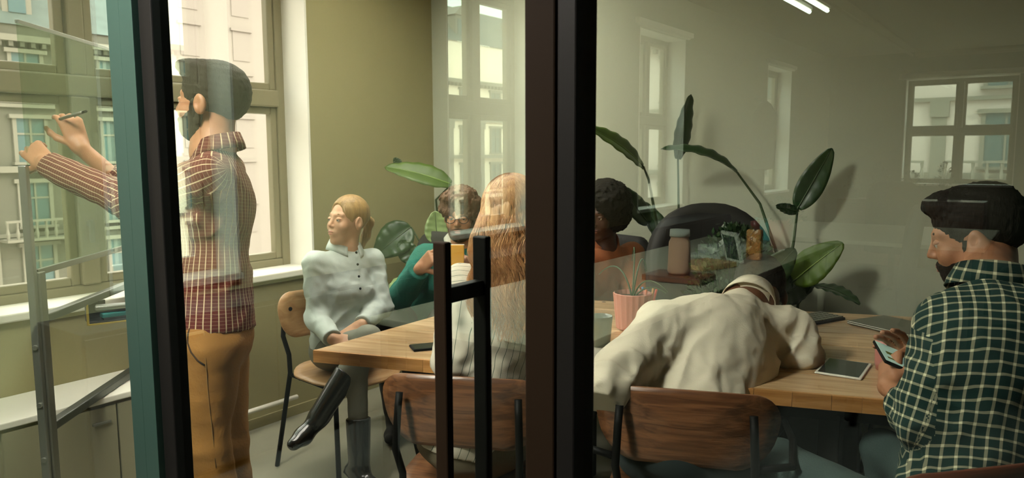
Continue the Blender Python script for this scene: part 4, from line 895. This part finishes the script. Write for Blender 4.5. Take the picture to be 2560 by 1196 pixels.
def wiper(off, a, m, label):
    o = empty('board_wiper', t0+RB0@V3(*off), 0, label, 'board wiper'); R = RB0@rotz(a)
    f = MB(); f.box((-.055, -.022, -.012), (.055, .022, .006), R); f.build('body', m, o, bev=.005); f = MB(); f.box((-.05, -.019, -.02), (.05, .019, -.011), R); f.build('felt', MT['rubber'], o, bev=.002)
wiper((.03, -.018, -.001), .1, mat('teal_plastic', (.02, .16, .15), .4), 'teal board wiper lying lowest in the tray on the board rail')
wiper((.015, -.01, .027), -.15, MT['steel'], 'silver grey board wiper on top of the teal one')
f = MB(); a_ = t0+RB0@V3(.07, -.02, .0); b_ = a_+RH*.09+FH*.06; f.tube([a_, b_], .006, 10); f.build('marker_pen', MT['white'], None, smooth=True, label='white marker pen sticking out of the tray on the board rail', cat='pen')

# ------------------------------------------------------------------ low cabinet under the window
cb = empty('low_cabinet', (XW+.14, .40, 0), 0, 'long low white cabinet against the wall under the window', 'cabinet')
f = MB(); f.box((-.138, -.36, .03), (.16, .45, .44)); f.build('body', MT['cabinet'], cb, bev=.003)
f = MB(); f.box((-.138, -.375, .44), (.185, .46, .465)); f.build('top', MT['sill'], cb, bev=.004)
for y in (-.35, .052):
    f = MB(); f.box((.161, y, .05), (.176, y+.395, .425)); d = f.build('door', MT['cabinet'], cb, bev=.002); f = MB(); f.box((.176, y+.3, .36), (.186, y+.37, .37)); f.build('handle', MT['alu'], d, bev=.002)

# ------------------------------------------------------------------ things on the table
def phone(loc, R, label, on=False):
    o = empty('smartphone', loc, 0, label, 'phone')
    f = MB(); f.box((-.036, -.074, -.004), (.036, .074, .004), R); f.build('body', MT['black'], o, bev=.003)
    f = MB(); f.box((-.033, -.069, .0035), (.033, .069, .0045), R); s = f.build('screen', MT['screen_on'] if on else MT['screen_off'], o)
    return o, s
MT['screen_off'] = mat('screen_off', (.02, .03, .028), .12); MT['screen_on'] = mat('screen_on', (.42, .62, .52), .3, emit=.35); MT['screen_pic'] = mat('picture_green', (.10, .12, .02), .4, emit=.2)
Tz = rotz(ang)
phone(PZ(1082, 866, .7545), rotz(ang-.9), 'black smartphone lying on the table by the striped sleeve')
pl_ = P(2232, 893, 1.845); Rp = np.stack([nrm(RH*.85-FH*.2-ZU*.35), nrm(FH*.75+ZU*.35-RH*.55), ZU], 1); Rp[:, 1] = nrm(Rp[:, 1]-Rp[:, 0]*(Rp[:, 0]@Rp[:, 1])); Rp[:, 2] = np.cross(Rp[:, 0], Rp[:, 1])
po, scr = phone(pl_, Rp, 'lit smartphone held by the man in the checked shirt', True)
f = MB()
for x, y, w, h in ((-.01, .0, .018, .02), (.005, -.025, .02, .014), (.012, .02, .012, .016), (-.015, -.04, .016, .012)): f.box((x-w/2, y-h/2, .0046), (x+w/2, y+h/2, .005), Rp)
f.build('picture', MT['screen_pic'], scr, world=False)
def tablet(loc, rz_, w, h, label):
    o = empty('tablet', loc, rz_, label, 'tablet'); f = MB(); f.box((-w/2, -h/2, 0), (w/2, h/2, .006)); f.build('tablet_body', MT['white'], o, bev=.003)
    f = MB(); f.box((-w/2+.008, -h/2+.008, .006), (w/2-.008, h/2-.008, .0068)); f.build('screen', MT['screen_off'], o)
tablet(V3(-.495, 1.425, .7505), .04, .128, .186, 'white framed tablet lying on the table in front of the checked shirt man')
lp = empty('laptop', V3(-.446, 2.096, .7505), math.radians(-27), 'closed slim silver laptop near the far edge of the table', 'laptop')
f = MB(); f.box((-.15, -.105, .002), (.15, .105, .009)); f.build('base', MT['alu'], lp, bev=.003); f = MB(); f.box((-.15, -.105, .0095), (.15, .105, .015)); f.build('lid', MT['alu'], lp, bev=.003)
kb = empty('keyboard', V3(-.762, 2.033, .7505), math.radians(67), 'slim grey keyboard beside the white shirt shoulder', 'keyboard')
f = MB(); f.box((-.15, -.06, 0), (.15, .06, .010)); f.build('base', MT['rubber'], kb, bev=.003); k0 = None
for r in range(5):
    for c in range(14):
        if k0 is None: f = MB(); f.box((-.0085, -.0085, 0), (.0085, .0085, .004)); k0 = f.build('key', MT['alu'], kb); q = k0
        else: q = k0.copy(); COL.objects.link(q); q.parent = kb
        q.location = (-.137+c*.0211, -.044+r*.022, .0105)
f = MB(); f.lathe([(.0001, 0), (.033, 0), (.040, .09), (.0415, .108), (.039, .108), (.036, .085), (.030, .006), (.0001, .006)], (0, 0, 0)); gl_ = f.build('tumbler', mat('cup_grey', (.42, .48, .42), .3), None, smooth=True, label='pale grey tumbler on the table right of the dark post', cat='cup'); gl_.location = tuple(PZ(1500, 868, .7505))
mg = empty('mug', PZ(2222, 925, .7505), 0, 'pink mug just behind the lit phone', 'cup')
MT['pink'] = mat('pink_ceramic', (.50, .20, .16), .4)
f = MB(); f.lathe([(.0001, 0), (.036, 0), (.040, .02), (.041, .10), (.038, .10), (.036, .01), (.0001, .008)]); f.build('body', MT['pink'], mg, smooth=True)
f = MB(); f.tube(bez((.038, 0, .08), (.085, 0, .05), (.038, 0, .02), 10), .005, 8); f.build('handle', MT['pink'], mg, smooth=True)
# ribbed pink pot with a small plant, pen pot, clip
pp = empty('potted_plant', PZ(1580, 822, .7505), 0, 'small plant in a ribbed pink pot on the table', 'plant')
n = 40; prof = [(.052, 0), (.058, .005), (.070, .135), (.066, .137), (.062, .12)]; f = MB(); vs = [(r*(1+.03*(k % 2))*math.cos(2*math.pi*k/n), r*(1+.03*(k % 2))*math.sin(2*math.pi*k/n), z) for r, z in prof for k in range(n)]
f.add(vs, [(i*n+k, i*n+(k+1) % n, (i+1)*n+(k+1) % n, (i+1)*n+k) for i in range(4) for k in range(n)]+[tuple(range(n))[::-1]]); f.build('pot', MT['pink'], pp)
f = MB(); f.lathe([(.0001, .115), (.062, .115), (.062, .118), (.0001, .12)]); f.build('soil', MT['soil'], pp)
for k, (dx_, dy_, h_) in enumerate(((-.16, .02, .11), (.16, -.03, .07), (-.05, .06, .20), (.02, .05, .15), (.10, .05, .02))):
    f = MB(); f.tube(bez((0, 0, .11), (dx_*.35, dy_, .16+h_*1.2), (dx_, dy_*1.5, .12+h_*.6), 12), [.004-.0002*i for i in range(12)], 6); f.build('stem', MT['stem'], pp, smooth=True)
pc = empty('pen_pot', PZ(1618, 812, .7505), 0, 'black pen pot with coloured pens beside the ribbed pink pot', 'pen pot'); f = MB(); f.lathe([(.0001, 0), (.032, 0), (.034, .08), (.031, .08), (.029, .005), (.0001, .005)]); f.build('pot', MT['rubber'], pc, smooth=True)
for k, (c_, a) in enumerate((((.5, .04, .02), 0), ((.55, .3, .12), 1.4), ((.02, .12, .3), 2.6), ((.6, .55, .4), 3.7), ((.5, .1, .03), 5))):
    lb_ = ('red', 'orange', 'blue', 'cream', 'rust')[k]
    f = MB(); p0 = OFF[pc.name]+V3(.006*math.cos(a), .006*math.sin(a), .01); f.tube([p0, p0+V3(.03*math.cos(a), .03*math.sin(a), .13)], .0045, 8); f.build('pencil', mat('pencil_'+lb_, c_, .5), None, smooth=True, label=lb_+' pencil standing in the black pen pot on the table', cat='pencil', group='pencils in the pen pot')
f = MB(); f.box((-.012, -.008, 0), (.012, .008, .035)); f.tube([(0, 0, .03), (.0, .02, .05), (0, .04, .02)], .003, 6); hl = f.build('highlighter', mat('teal_cap', (.0, .27, .27), .4), None, bev=.003, label='stubby teal cap lying left of the grey tumbler', cat='marker'); hl.location = tuple(PZ(1472, 862, .7505))
f = MB(); f.box((-.105, -.15, 0), (.105, .15, .006)); nb_ = f.build('notebook', MT['white'], None, bev=.002, label='white notepad under the bent man\'s left arm', cat='notebook'); nb_.location = tuple(PZ(1560, 900, .7505)); nb_.rotation_euler = (0, 0, ang+.2)

# ------------------------------------------------------------------ tall paddle leaved plants
def blade(base, tip, width, nrml, bend=.0, curl=.25, fold=.3):
    base, tip = np.asarray(base), np.asarray(tip); ax = tip-base; L = np.linalg.norm(ax); ax = ax/L; s = nrm(np.cross(ax, nrml)); nn = np.cross(s, ax); m, nU = 26, 9; vs = []
    for i in range(m):
        t = i/(m-1); w = width/2*(math.sin(math.pi*min(1, t*.93+.02)**.72)**.75)*(1 if t < .97 else .35)
        c = base+ax*L*t+nn*(-bend*L*4*t*(1-t)+bend*L*0)
        for j in range(nU):
            u = -1+2*j/(nU-1); rip = .003*math.sin(t*34+u*2)*abs(u); vs.append(c+s*u*w+nn*(fold*abs(u)*w-curl*u*u*w+rip))
    fs = [(i*nU+j, i*nU+j+1, (i+1)*nU+j+1, (i+1)*nU+j) for i in range(m-1) for j in range(nU-1)]
    mid = [base+ax*L*t+nn*(-bend*L*4*t*(1-t)+.002) for t in np.linspace(0, .95, 12)]
    return vs, fs, mid
def leaf(plant, base, tip, width, nrml, m, stem=None, bend=.05, curl=.2, fold=.35, sr=.006):
    vs, fs, mid = blade(base, tip, width, nrml, bend, curl, fold); f = MB(); f.add(vs, fs); o = f.build('leaf', m, plant, smooth=True, world=True)
    sd_ = o.modifiers.new('solid', 'SOLIDIFY'); sd_.thickness = .0015
    f = MB(); f.tube(mid, [.0035-.00022*i for i in range(12)], 6); f.build('midrib', MT['leafrib'] if m is MT['leaf'] else MT['stem'], o, smooth=True, world=True)
    if stem is not None:
        f = MB(); f.tube(stem+[mid[0], mid[1]], [sr*1.5]*(len(stem)-1)+[sr, sr*.8, sr*.5], 8); f.build('stem', MT['stem'], plant, smooth=True, world=True)
def pot(plant, c, r, h, m):
    f = MB(); f.lathe([(.0001, 0), (r*.78, 0), (r*.82, .01), (r, h), (r*.93, h), (r*.92, h-.03), (.0001, h-.03)], (0, 0, 0)); f.build('pot', m, plant, smooth=True); f = MB(); f.lathe([(.0001, h-.028), (r*.9, h-.028), (r*.9, h-.024), (.0001, h-.022)]); f.build('soil', MT['soil'], plant)
FHm, RHm = -FH, RH
# middle plant
dM = 3.75; cM = P(1672, 800, dM); cM = V3(cM[0], cM[1], 0); pM = empty('potted_strelitzia', cM, 0, 'tall paddle leaved plant rising behind the table right of the afro woman', 'plant', 'tall paddle leaved plants'); pot(pM, cM, .17, .34, MT['rubber'])
rt = cM+V3(0, 0, .33)
def stm(px, py, d, *mid): return [rt+V3(random.uniform(-.03, .03), random.uniform(-.03, .03), 0)]+[P(*m) for m in mid]
leaf(pM, P(1608, 418, 3.65), P(1463, 316, 3.45), .125, nrm(ZU*.8-FH*.8+RH*.3), MT['leaf'], stm(0, 0, 0, (1652, 615, 3.72), (1622, 450, 3.68)), bend=-.06)
leaf(pM, P(1694, 398, 3.7), P(1728, 236, 3.66), .115, nrm(-FH*.8+RH*.55), MT['leafdark'], stm(0, 0, 0, (1697, 560, 3.72)), bend=.03)
leaf(pM, P(1622, 560, 3.8), P(1560, 470, 3.7), .11, nrm(-FH*.7+ZU*.4), MT['leafdark'], stm(0, 0, 0, (1650, 640, 3.75)), bend=.03)
leaf(pM, P(1722, 588, 3.66), P(1625, 655, 3.5), .12, nrm(-FH*.6+ZU*.8), MT['leaf'], stm(0, 0, 0, (1700, 640, 3.72)), bend=-.08)
leaf(pM, P(1668, 600, 3.75), P(1608, 505, 3.85), .10, nrm(-FH+ZU*.2), MT['leafdark'], stm(0, 0, 0, (1668, 680, 3.75)))
# right plant
cR = P(1985, 800, 3.35); cR = V3(cR[0], cR[1], 0); pR = empty('potted_strelitzia', cR, 0, 'tall paddle leaved plant in a black pot behind the bent white shirt man', 'plant', 'tall paddle leaved plants'); pot(pR, cR, .2, .62, MT['rubber']); rt = cR+V3(0, 0, .6)
leaf(pR, P(1994, 522, 3.3), P(2080, 371, 3.2), .115, nrm(-FH*.8-RH*.35), MT['leafdark'], stm(0, 0, 0, (1968, 700, 3.34), (1985, 600, 3.32)), bend=.07)
leaf(pR, P(1843, 433, 3.45), P(1652, 373, 3.4), .10, nrm(ZU*.9-FH*.45), MT['leafdark'], stm(0, 0, 0, (1958, 680, 3.36), (1900, 510, 3.4)), bend=-.09, fold=.6)
leaf(pR, P(1983, 705, 3.25), P(2108, 608, 3.12), .15, nrm(-FH*.75+ZU*.6), MT['leaf'], stm(0, 0, 0, (1975, 740, 3.3)), bend=-.05)
leaf(pR, P(1908, 712, 3.15), P(1988, 622, 3.1), .12, nrm(-FH*.8-RH*.2), MT['leafdark'], stm(0, 0, 0, (1940, 760, 3.25)), bend=.1)
leaf(pR, P(2030, 715, 3.3), P(2150, 762, 3.1), .10, nrm(ZU*.9-FH*.2), MT['leafdark'], stm(0, 0, 0, (1995, 760, 3.32)), bend=-.08)
leaf(pR, P(1996, 528, 3.3), P(1940, 515, 3.2), .05, nrm(-FH*.8+ZU*.2), MT['leafdark'], None)
leaf(pR, P(1950, 745, 3.2), P(2050, 690, 3.35), .13, nrm(-FH), MT['leafdark'], None)
# left plant by the wall
cL = P(1100, 800, 4.35); cL = V3(min(cL[0], -2.75), min(cL[1], 2.40), 0); pL = empty('potted_strelitzia', cL, 0, 'paddle leaved plant in the room corner behind the curly haired man', 'plant', 'tall paddle leaved plants'); pot(pL, cL, .18, .35, MT['rubber']); rt = cL+V3(0, 0, .33)
leaf(pL, P(1128, 462, 4.2), P(962, 418, 4.2), .155, nrm(ZU*.75-FH*.7), MT['leaf'], stm(0, 0, 0, (1100, 600, 4.3), (1090, 500, 4.25)), bend=-.05)
leaf(pL, P(1000, 415, 4.32), P(985, 395, 4.3), .05, nrm(-FH), MT['leafdark'], None)
leaf(pL, P(1095, 610, 4.1), P(1088, 528, 4.1), .14, nrm(-FH+RH*.4), MT['leafpale'], stm(0, 0, 0, (1105, 680, 4.2)), bend=.05)
leaf(pL, P(1028, 568, 4.28), P(938, 640, 4.28), .20, nrm(-FH+ZU*.3), MT['leafdark'], stm(0, 0, 0, (1070, 640, 4.3)), bend=-.04)  # leaf shadow on the wall, built as a dark blade
leaf(pL, P(1035, 655, 4.25), P(1000, 600, 4.25), .12, nrm(-FH), MT['leafdark'], None)  # smaller wall shadow, likewise built as a dark blade
leaf(pL, P(1012, 690, 4.0), P(978, 775, 3.85), .11, nrm(-FH+ZU*.5-RH*.3), MT['leafpale'], stm(0, 0, 0, (1060, 680, 4.2)), bend=-.06)

# dark lounge chair behind the table with a bushy plant beyond it
lc = P(1858, 640, 3.75); lc = V3(lc[0], min(lc[1], 2.3), 0)
lo_ = empty('lounge_chair', lc, math.atan2(-FH[1], -FH[0])-math.pi/2, 'black high backed lounge chair standing behind the far side of the table', 'chair')
MB().shell(rrect(.56, .74, .25, 9), lambda a, b: (V3(a, -.02+.9*a*a-.15*b, .80+b), nrm(V3(a, -1, -.15))), .09, 8).build('backrest', MT['rubber'], lo_, smooth=True)
MB().shell(rrect(.52, .5, .15, 8), lambda a, b: (V3(a, b+.26, .42+.3*a*a), V3(0, 0, 1)), .1, 6).build('seat', MT['rubber'], lo_, smooth=True)
for s in (-1, 1):
    for t in (0.05, .45): f = MB(); f.tube([(s*.2, t, .4), (s*.25, t, 0)], .014); f.build('leg', MT['black'], lo_, smooth=True)
def bush(name, loc, r, h, ph, potm, label, cat='plant', group=None, n=260, lm=None, pr=None, seed=1):
    o = empty(name, loc, 0, label, cat, group); pr = pr or r*.55; f = MB(); f.lathe([(.0001, 0), (pr*.75, 0), (pr, ph), (pr*.93, ph), (pr*.9, ph-.02), (.0001, ph-.02)]); f.build('pot', potm, o, smooth=True)
    rs = np.random.RandomState(seed); f = MB()
    for k in range(n):
        d = rs.normal(size=3); d[2] = abs(d[2]); d = nrm(d); p = V3(d[0]*r, d[1]*r, ph+d[2]*h)*V3(*([rs.uniform(.5, 1)]*2), 1); e = nrm(d+rs.normal(size=3)*.6); s = nrm(np.cross(e, rs.normal(size=3))); l = rs.uniform(.02, .04); f.add([p, p+e*l*.5+s*l*.28, p+e*l, p+e*l*.5-s*l*.28], [(0, 1, 2, 3)])
        if k % 9 == 0: f.tube([V3(0, 0, ph-.02), p*V3(.6, .6, .8), p], .0025, 4)
    f.build('foliage', lm or MT['leafdark'], o, kind='stuff'); return o
bl = P(1925, 598, 3.75); bush('bushy_plant', (bl[0], min(bl[1], 2.33), 0), .25, .45, .62, MT['rubber'], 'small leaved bushy dark plant in a tall black planter beside the lounge chair', n=2600, seed=3)

# ------------------------------------------------------------------ the open office behind the camera (it shows in the partition glass)
def MIR(px, py, z): p = PZ(px, py, z); return V3(p[0], -p[1], p[2])
def MIY(px, py, y): p = PY(px, py, y); return V3(p[0], -p[1], p[2])
def desk(name, loc, w, d, label, m, h=.74, rz=0, cat='desk', group=None):
    o = empty(name, loc, rz, label, cat, group); f = MB(); f.box((-w/2, -d/2, h-.03), (w/2, d/2, h)); f.build('desktop', m, o, bev=.003)
    for x in (-1, 1):
        for y in (-1, 1): f = MB(); f.box((x*(w/2-.05)-.022, y*(d/2-.05)-.022, 0), (x*(w/2-.05)+.022, y*(d/2-.05)+.022, h-.03)); f.build('leg', MT['black'], o)
    return o
p1 = MIR(1560, 612, .75); p2 = MIR(1870, 555, .75); p3 = MIR(2240, 562, .75)
desk('office_desk', (-1.78, -2.95, 0), .95, 3.6, 'large white office desk mirrored in the glass across the table', MT['desk'])
desk('office_desk', (-1.2, -5.85, 0), 1.6, 1.5, 'second white office desk farther back in the mirrored office', MT['desk'])
def on_desk(px, py): return MIR(px, py, .742)
t = MB(); t.box((-.16, -.11, 0), (.16, .11, .03)); o = t.build('wooden_tray', MT['redwood'], None, bev=.004, label='dark wooden tray on the mirrored white desk', cat='tray'); o.location = tuple(on_desk(1697, 700)+V3(0, 0, 0)); trl = o.location.copy()
o = empty('cork_jar', (trl[0], trl[1], .772), 0, 'tall glass jar of corks standing on the mirrored wooden tray', 'jar'); f = MB(); f.lathe([(.0001, 0), (.055, 0), (.06, .02), (.055, .17), (.045, .19), (.05, .20), (.0001, .2)]); f.build('jar', mat('jar_peach', (.62, .34, .22), .3), o, smooth=True)
f = MB(); f.lathe([(.0001, .2), (.052, .2), (.05, .235), (.0001, .24)]); f.build('lid', MT['white'], o, smooth=True)
p = on_desk(1838, 655); o = empty('photo_frame', (p[0], p[1], .742), .7, 'small cream framed black picture leaning on the mirrored desk', 'picture frame'); R = rotz(.7)@np.array([[1, 0, 0], [0, math.cos(.25), math.sin(.25)], [0, -math.sin(.25), math.cos(.25)]]); R = np.array([[1, 0, 0], [0, math.cos(.25), math.sin(.25)], [0, -math.sin(.25), math.cos(.25)]])
f = MB(); f.box((-.09, -.01, .003), (.09, .01, .19), R); f.build('frame', MT['white'], o, bev=.003); f = MB(); f.box((-.07, -.0115, .022), (.07, .0115, .17), R); f.build('picture', MT['screen_off'], o)
p = on_desk(1885, 650); o = empty('squash_bottle', (p[0], p[1], .742), 0, 'orange bottle with a dark red cap on the mirrored desk', 'bottle'); f = MB(); f.box((-.045, -.03, 0), (.045, .03, .19)); f.build('body', mat('orange_juice', (.75, .30, .08), .4), o, bev=.012); f = MB(); f.lathe([(.0001, .19), (.028, .19), (.028, .24), (.0001, .245)]); f.build('cap', mat('cap_red', (.16, .02, .015), .4), o, smooth=True)
p = on_desk(1950, 620); bush('desk_plant', (p[0], p[1], .742), .16, .14, .2, MT['pink'], 'leafy plant in a rosy pot on the mirrored desk', n=500, pr=.085, seed=9)
p = on_desk(1905, 600); f = MB(); f.box((-.075, -.006, 0), (.075, .006, .17)); cd = f.build('greeting_card', mat('card_teal', (.10, .42, .42), .6), None, bev=.001, label='teal and white card standing beside the mirrored rosy pot', cat='card'); cd.location = (p[0], p[1], .742); cd.rotation_euler = (0, 0, .5)
for k, (px, py) in enumerate(((1780, 640), (1762, 668), (1815, 628))):
    p = on_desk(px, py); f = MB(); f.box((-.11, -.15, 0), (.11, .15, .02+.01*k)); o = f.build('paper_stack', MT['white'] if k != 1 else MT['oak'], None, bev=.002, label=('thin white paper stack on the mirrored desk', 'tan folder lowest on the mirrored desk beside the tray', 'thicker white paper stack behind the mirrored picture frame')[k], cat='papers'); o.location = (p[0], p[1], .742); o.rotation_euler = (0, 0, .3*k)
sb = empty('sideboard', (XW+.2, -3.6, 0), 0, 'long dark sideboard under the mirrored office windows', 'sideboard'); f = MB(); f.box((-.19, -3.4, .04), (.19, 3.3, .74)); f.build('body', MT['rubber'], sb, bev=.004)  # dark box added to keep haze off the lower glass
for k in range(8): f = MB(); f.box((.19, -3.38+k*.835, .06), (.205, -3.38+k*.835+.825, .72)); d = f.build('door', MT['rubber'], sb, bev=.002); f = MB(); f.box((.205, -3.38+k*.835+.36, .66), (.215, -3.38+k*.835+.46, .67)); f.build('handle', MT['alu'], d)
# brown cabinet with plants near the rear window, office chairs
oc = empty('storage_cabinet', (-1.55, -9.4, 0), 0, 'long dark brown cabinet holding plants below the mirrored rear window', 'cabinet'); f = MB(); f.box((-.75, -.22, 0), (.85, .22, .82)); f.build('body', MT['redwood'], oc, bev=.004)
for k in range(4): f = MB(); f.box((-.74+k*.4, .22, .05), (-.36+k*.4, .24, .78)); f.build('door', MT['redwood'], oc, bev=.003)
for k, (x, r, h) in enumerate(((-2.15, .12, .18), (-1.85, .14, .32), (-1.5, .16, .22), (-1.15, .12, .34))):
    bush('shelf_plant', (x, -9.4, .82), r, h, .12, MT['rubber'], 'small pot plant on the brown cabinet, %s' % ('nearest the facade wall', 'second from the facade wall', 'third from the facade wall', 'farthest from the facade wall')[k], group='plants on the brown cabinet', n=120, seed=20+k, lm=MT['leafdark'])
for k, (x, y, a) in enumerate(((-.85, -3.3, 1.4), (.6, -3.0, .4), (-.1, -5.9, 1.6), (-1.3, -7.1, 3.0), (1.2, -5.5, -1.5))):
    o = empty('office_chair', (x, y, 0), a, 'black swivel office chair, %s' % ('pulled up to the long side of the large white desk', 'standing free in the middle of the office', 'pulled up to the second white desk', 'behind the second white desk near the lamps', 'standing farthest from the office windows')[k], 'chair', 'black office chairs')
    MB().shell(rrect(.48, .48, .12), lambda a, b: (V3(a, b, .47+.15*a*a), V3(0, 0, 1)), .07, 5).build('seat', MT['rubber'], o, smooth=True)
    MB().shell(rrect(.46, .56, .14), lambda a, b: (V3(a, -.26+.6*a*a-.1*b, .85+b), nrm(V3(a, -1, -.1))), .05, 6).build('backrest', MT['rubber'], o, smooth=True)
    f = MB(); f.tube([(0, 0, .06), (0, 0, .45)], .028, 10); f.tube([(0, -.2, .45), (0, -.27, .6), (0, -.27, .75)], .018, 8); f.build('column', MT['black'], o, smooth=True)
    for q in range(5): an = q*2*math.pi/5; f = MB(); f.tube([(0, 0, .09), (.28*math.cos(an), .28*math.sin(an), .06)], .016, 6); f.build('leg', MT['black'], o, smooth=True)
pc_ = PY(1880, 290, 8.9); f = MB(); hx = XW+.06; f.lathe([(.03, 1.18), (.13, 1.2), (.15, 1.5), (.14, 1.9), (.07, 2.02), (.02, 2.06)], (0, 0, 0), 16); ct = f.build('hanging_coat', mat('coat_brown', (.11, .06, .045), .9), None, smooth=True, label='brown coat hanging on the mirrored facade wall between the last two windows', cat='coat'); ct.location = (XW+.16, -8.75, 0)
f = MB(); f.tube([(0, 0, 2.05), (-.14, 0, 2.08)], .008, 6); f.build('hook', MT['black'], ct)
# lamps and services under the ceiling
MT['tube'] = mat('lamp_tube', (1, .93, .78), .4, emit=9)
def tube_lamp(x, y0, y1, label, z=2.90):
    o = empty('tube_lamp', (x, (y0+y1)/2, z), 0, label, 'lamp', 'ceiling tube lamps'); L = abs(y1-y0)/2
    f = MB(); f.tube([(0, -L, 0), (0, L, 0)], .02, 10); f.build('tube', MT['tube'], o, smooth=True); f = MB(); f.box((-.03, -L, .018), (.03, L, .05)); f.build('housing', MT['white'], o); f = MB(); f.tube([(0, -L*.8, .05), (0, -L*.8, .08)], .006); f.tube([(0, L*.8, .05), (0, L*.8, .08)], .006); f.build('hanger', MT['black'], o)
    return o
tube_lamp(-2.30, -7.6, -6.2, 'white ceiling tube lamp, the left one of the mirrored pair'); tube_lamp(-2.13, -7.65, -6.25, 'white ceiling tube lamp, the right one of the mirrored pair')
for k, (x, z) in enumerate(((-2.05, 2.93), (-1.93, 2.95))):
    f = MB(); f.tube([(x, -12.6, z), (x, -1.5, z)], .022, 8); f.build('ceiling_conduit', MT['ceiling'], None, smooth=True, label='painted conduit running lengthwise under the office ceiling, %s' % ('left of the two', 'right of the two')[k], cat='conduit', group='lengthwise conduits')
for k, y in enumerate((-11.9, -12.2)):
    f = MB(); f.tube([(-1.9, y, 2.86), (4.1, y, 2.86)], .03, 8); f.build('ceiling_duct', MT['ceiling'], None, smooth=True, label='painted duct crossing the office ceiling, %s' % ('nearer to the partition', 'nearer to the rear wall')[k], cat='duct', group='crosswise ducts')
# fill lamps, added out of view to brighten the room and the near backs
MT['diffuser'] = mat('fill_lamp_diffuser', (1, .93, .84), .5, emit=50)
MT['diffuser_bright'] = mat('fill_lamp_diffuser_bright', (1, .92, .84), .5, emit=235)
def add_fill_lamp(x, y, label, w=.14, L=1.5, z=2.72, group='meeting room pendant lamps', m='diffuser'):
    o = empty('fill_lamp', (x, y, z), 0, label, 'lamp', group); f = MB(); f.box((-w/2, -L/2, 0), (w/2, L/2, .01)); f.build('diffuser', MT[m], o)
    f = MB(); f.box((-w/2-.01, -L/2-.01, .011), (w/2+.01, L/2+.01, .06)); f.build('housing', MT['white'], o, bev=.004)
    f = MB(); sk = .085 if w < .2 else .07  # deep skirts added to hold the fill back from the right walls
    for s_ in (-1, 1): f.box((s_*(w/2+.006)-.004, -L/2-.01, -sk), (s_*(w/2+.006)+.004, L/2+.01, .011)); f.box((-w/2-.01, s_*(L/2+.006)-.004, -sk), (w/2+.01, s_*(L/2+.006)+.004, .011))
    f.build('shade', MT['white'], o)
    for s_ in (-1, 1): f = MB(); f.tube([(0, s_*L*.4, .06), (0, s_*L*.4, ZC-z)], .003, 6); f.build('cable', MT['black'], o)
add_fill_lamp(-2.75, 1.35, 'white pendant lamp over the table end beside the window wall'); add_fill_lamp(-2.2, 1.35, 'white pendant lamp over the left half of the meeting table')
add_fill_lamp(-1.7, -1.0, 'white pendant lamp outside the glass door on the office side', group='office pendant lamps', w=.3, L=1.0, m='diffuser_bright')  # unseen, added to light the backs turned to the camera
# radiator pipe by the floor at the left wall
f = MB(); f.tube([(XW+.06, .8, .12), (XW+.06, 1.5, .12)], .012, 8); f.tube([(XW+.06, .84, .12), (XW+.06, .84, .2), (XW+.0, .84, .2)], .012, 8); f.build('heating_pipe', MT['sill'], None, smooth=True, label='thin heating pipe along the foot of the window wall', cat='pipe')
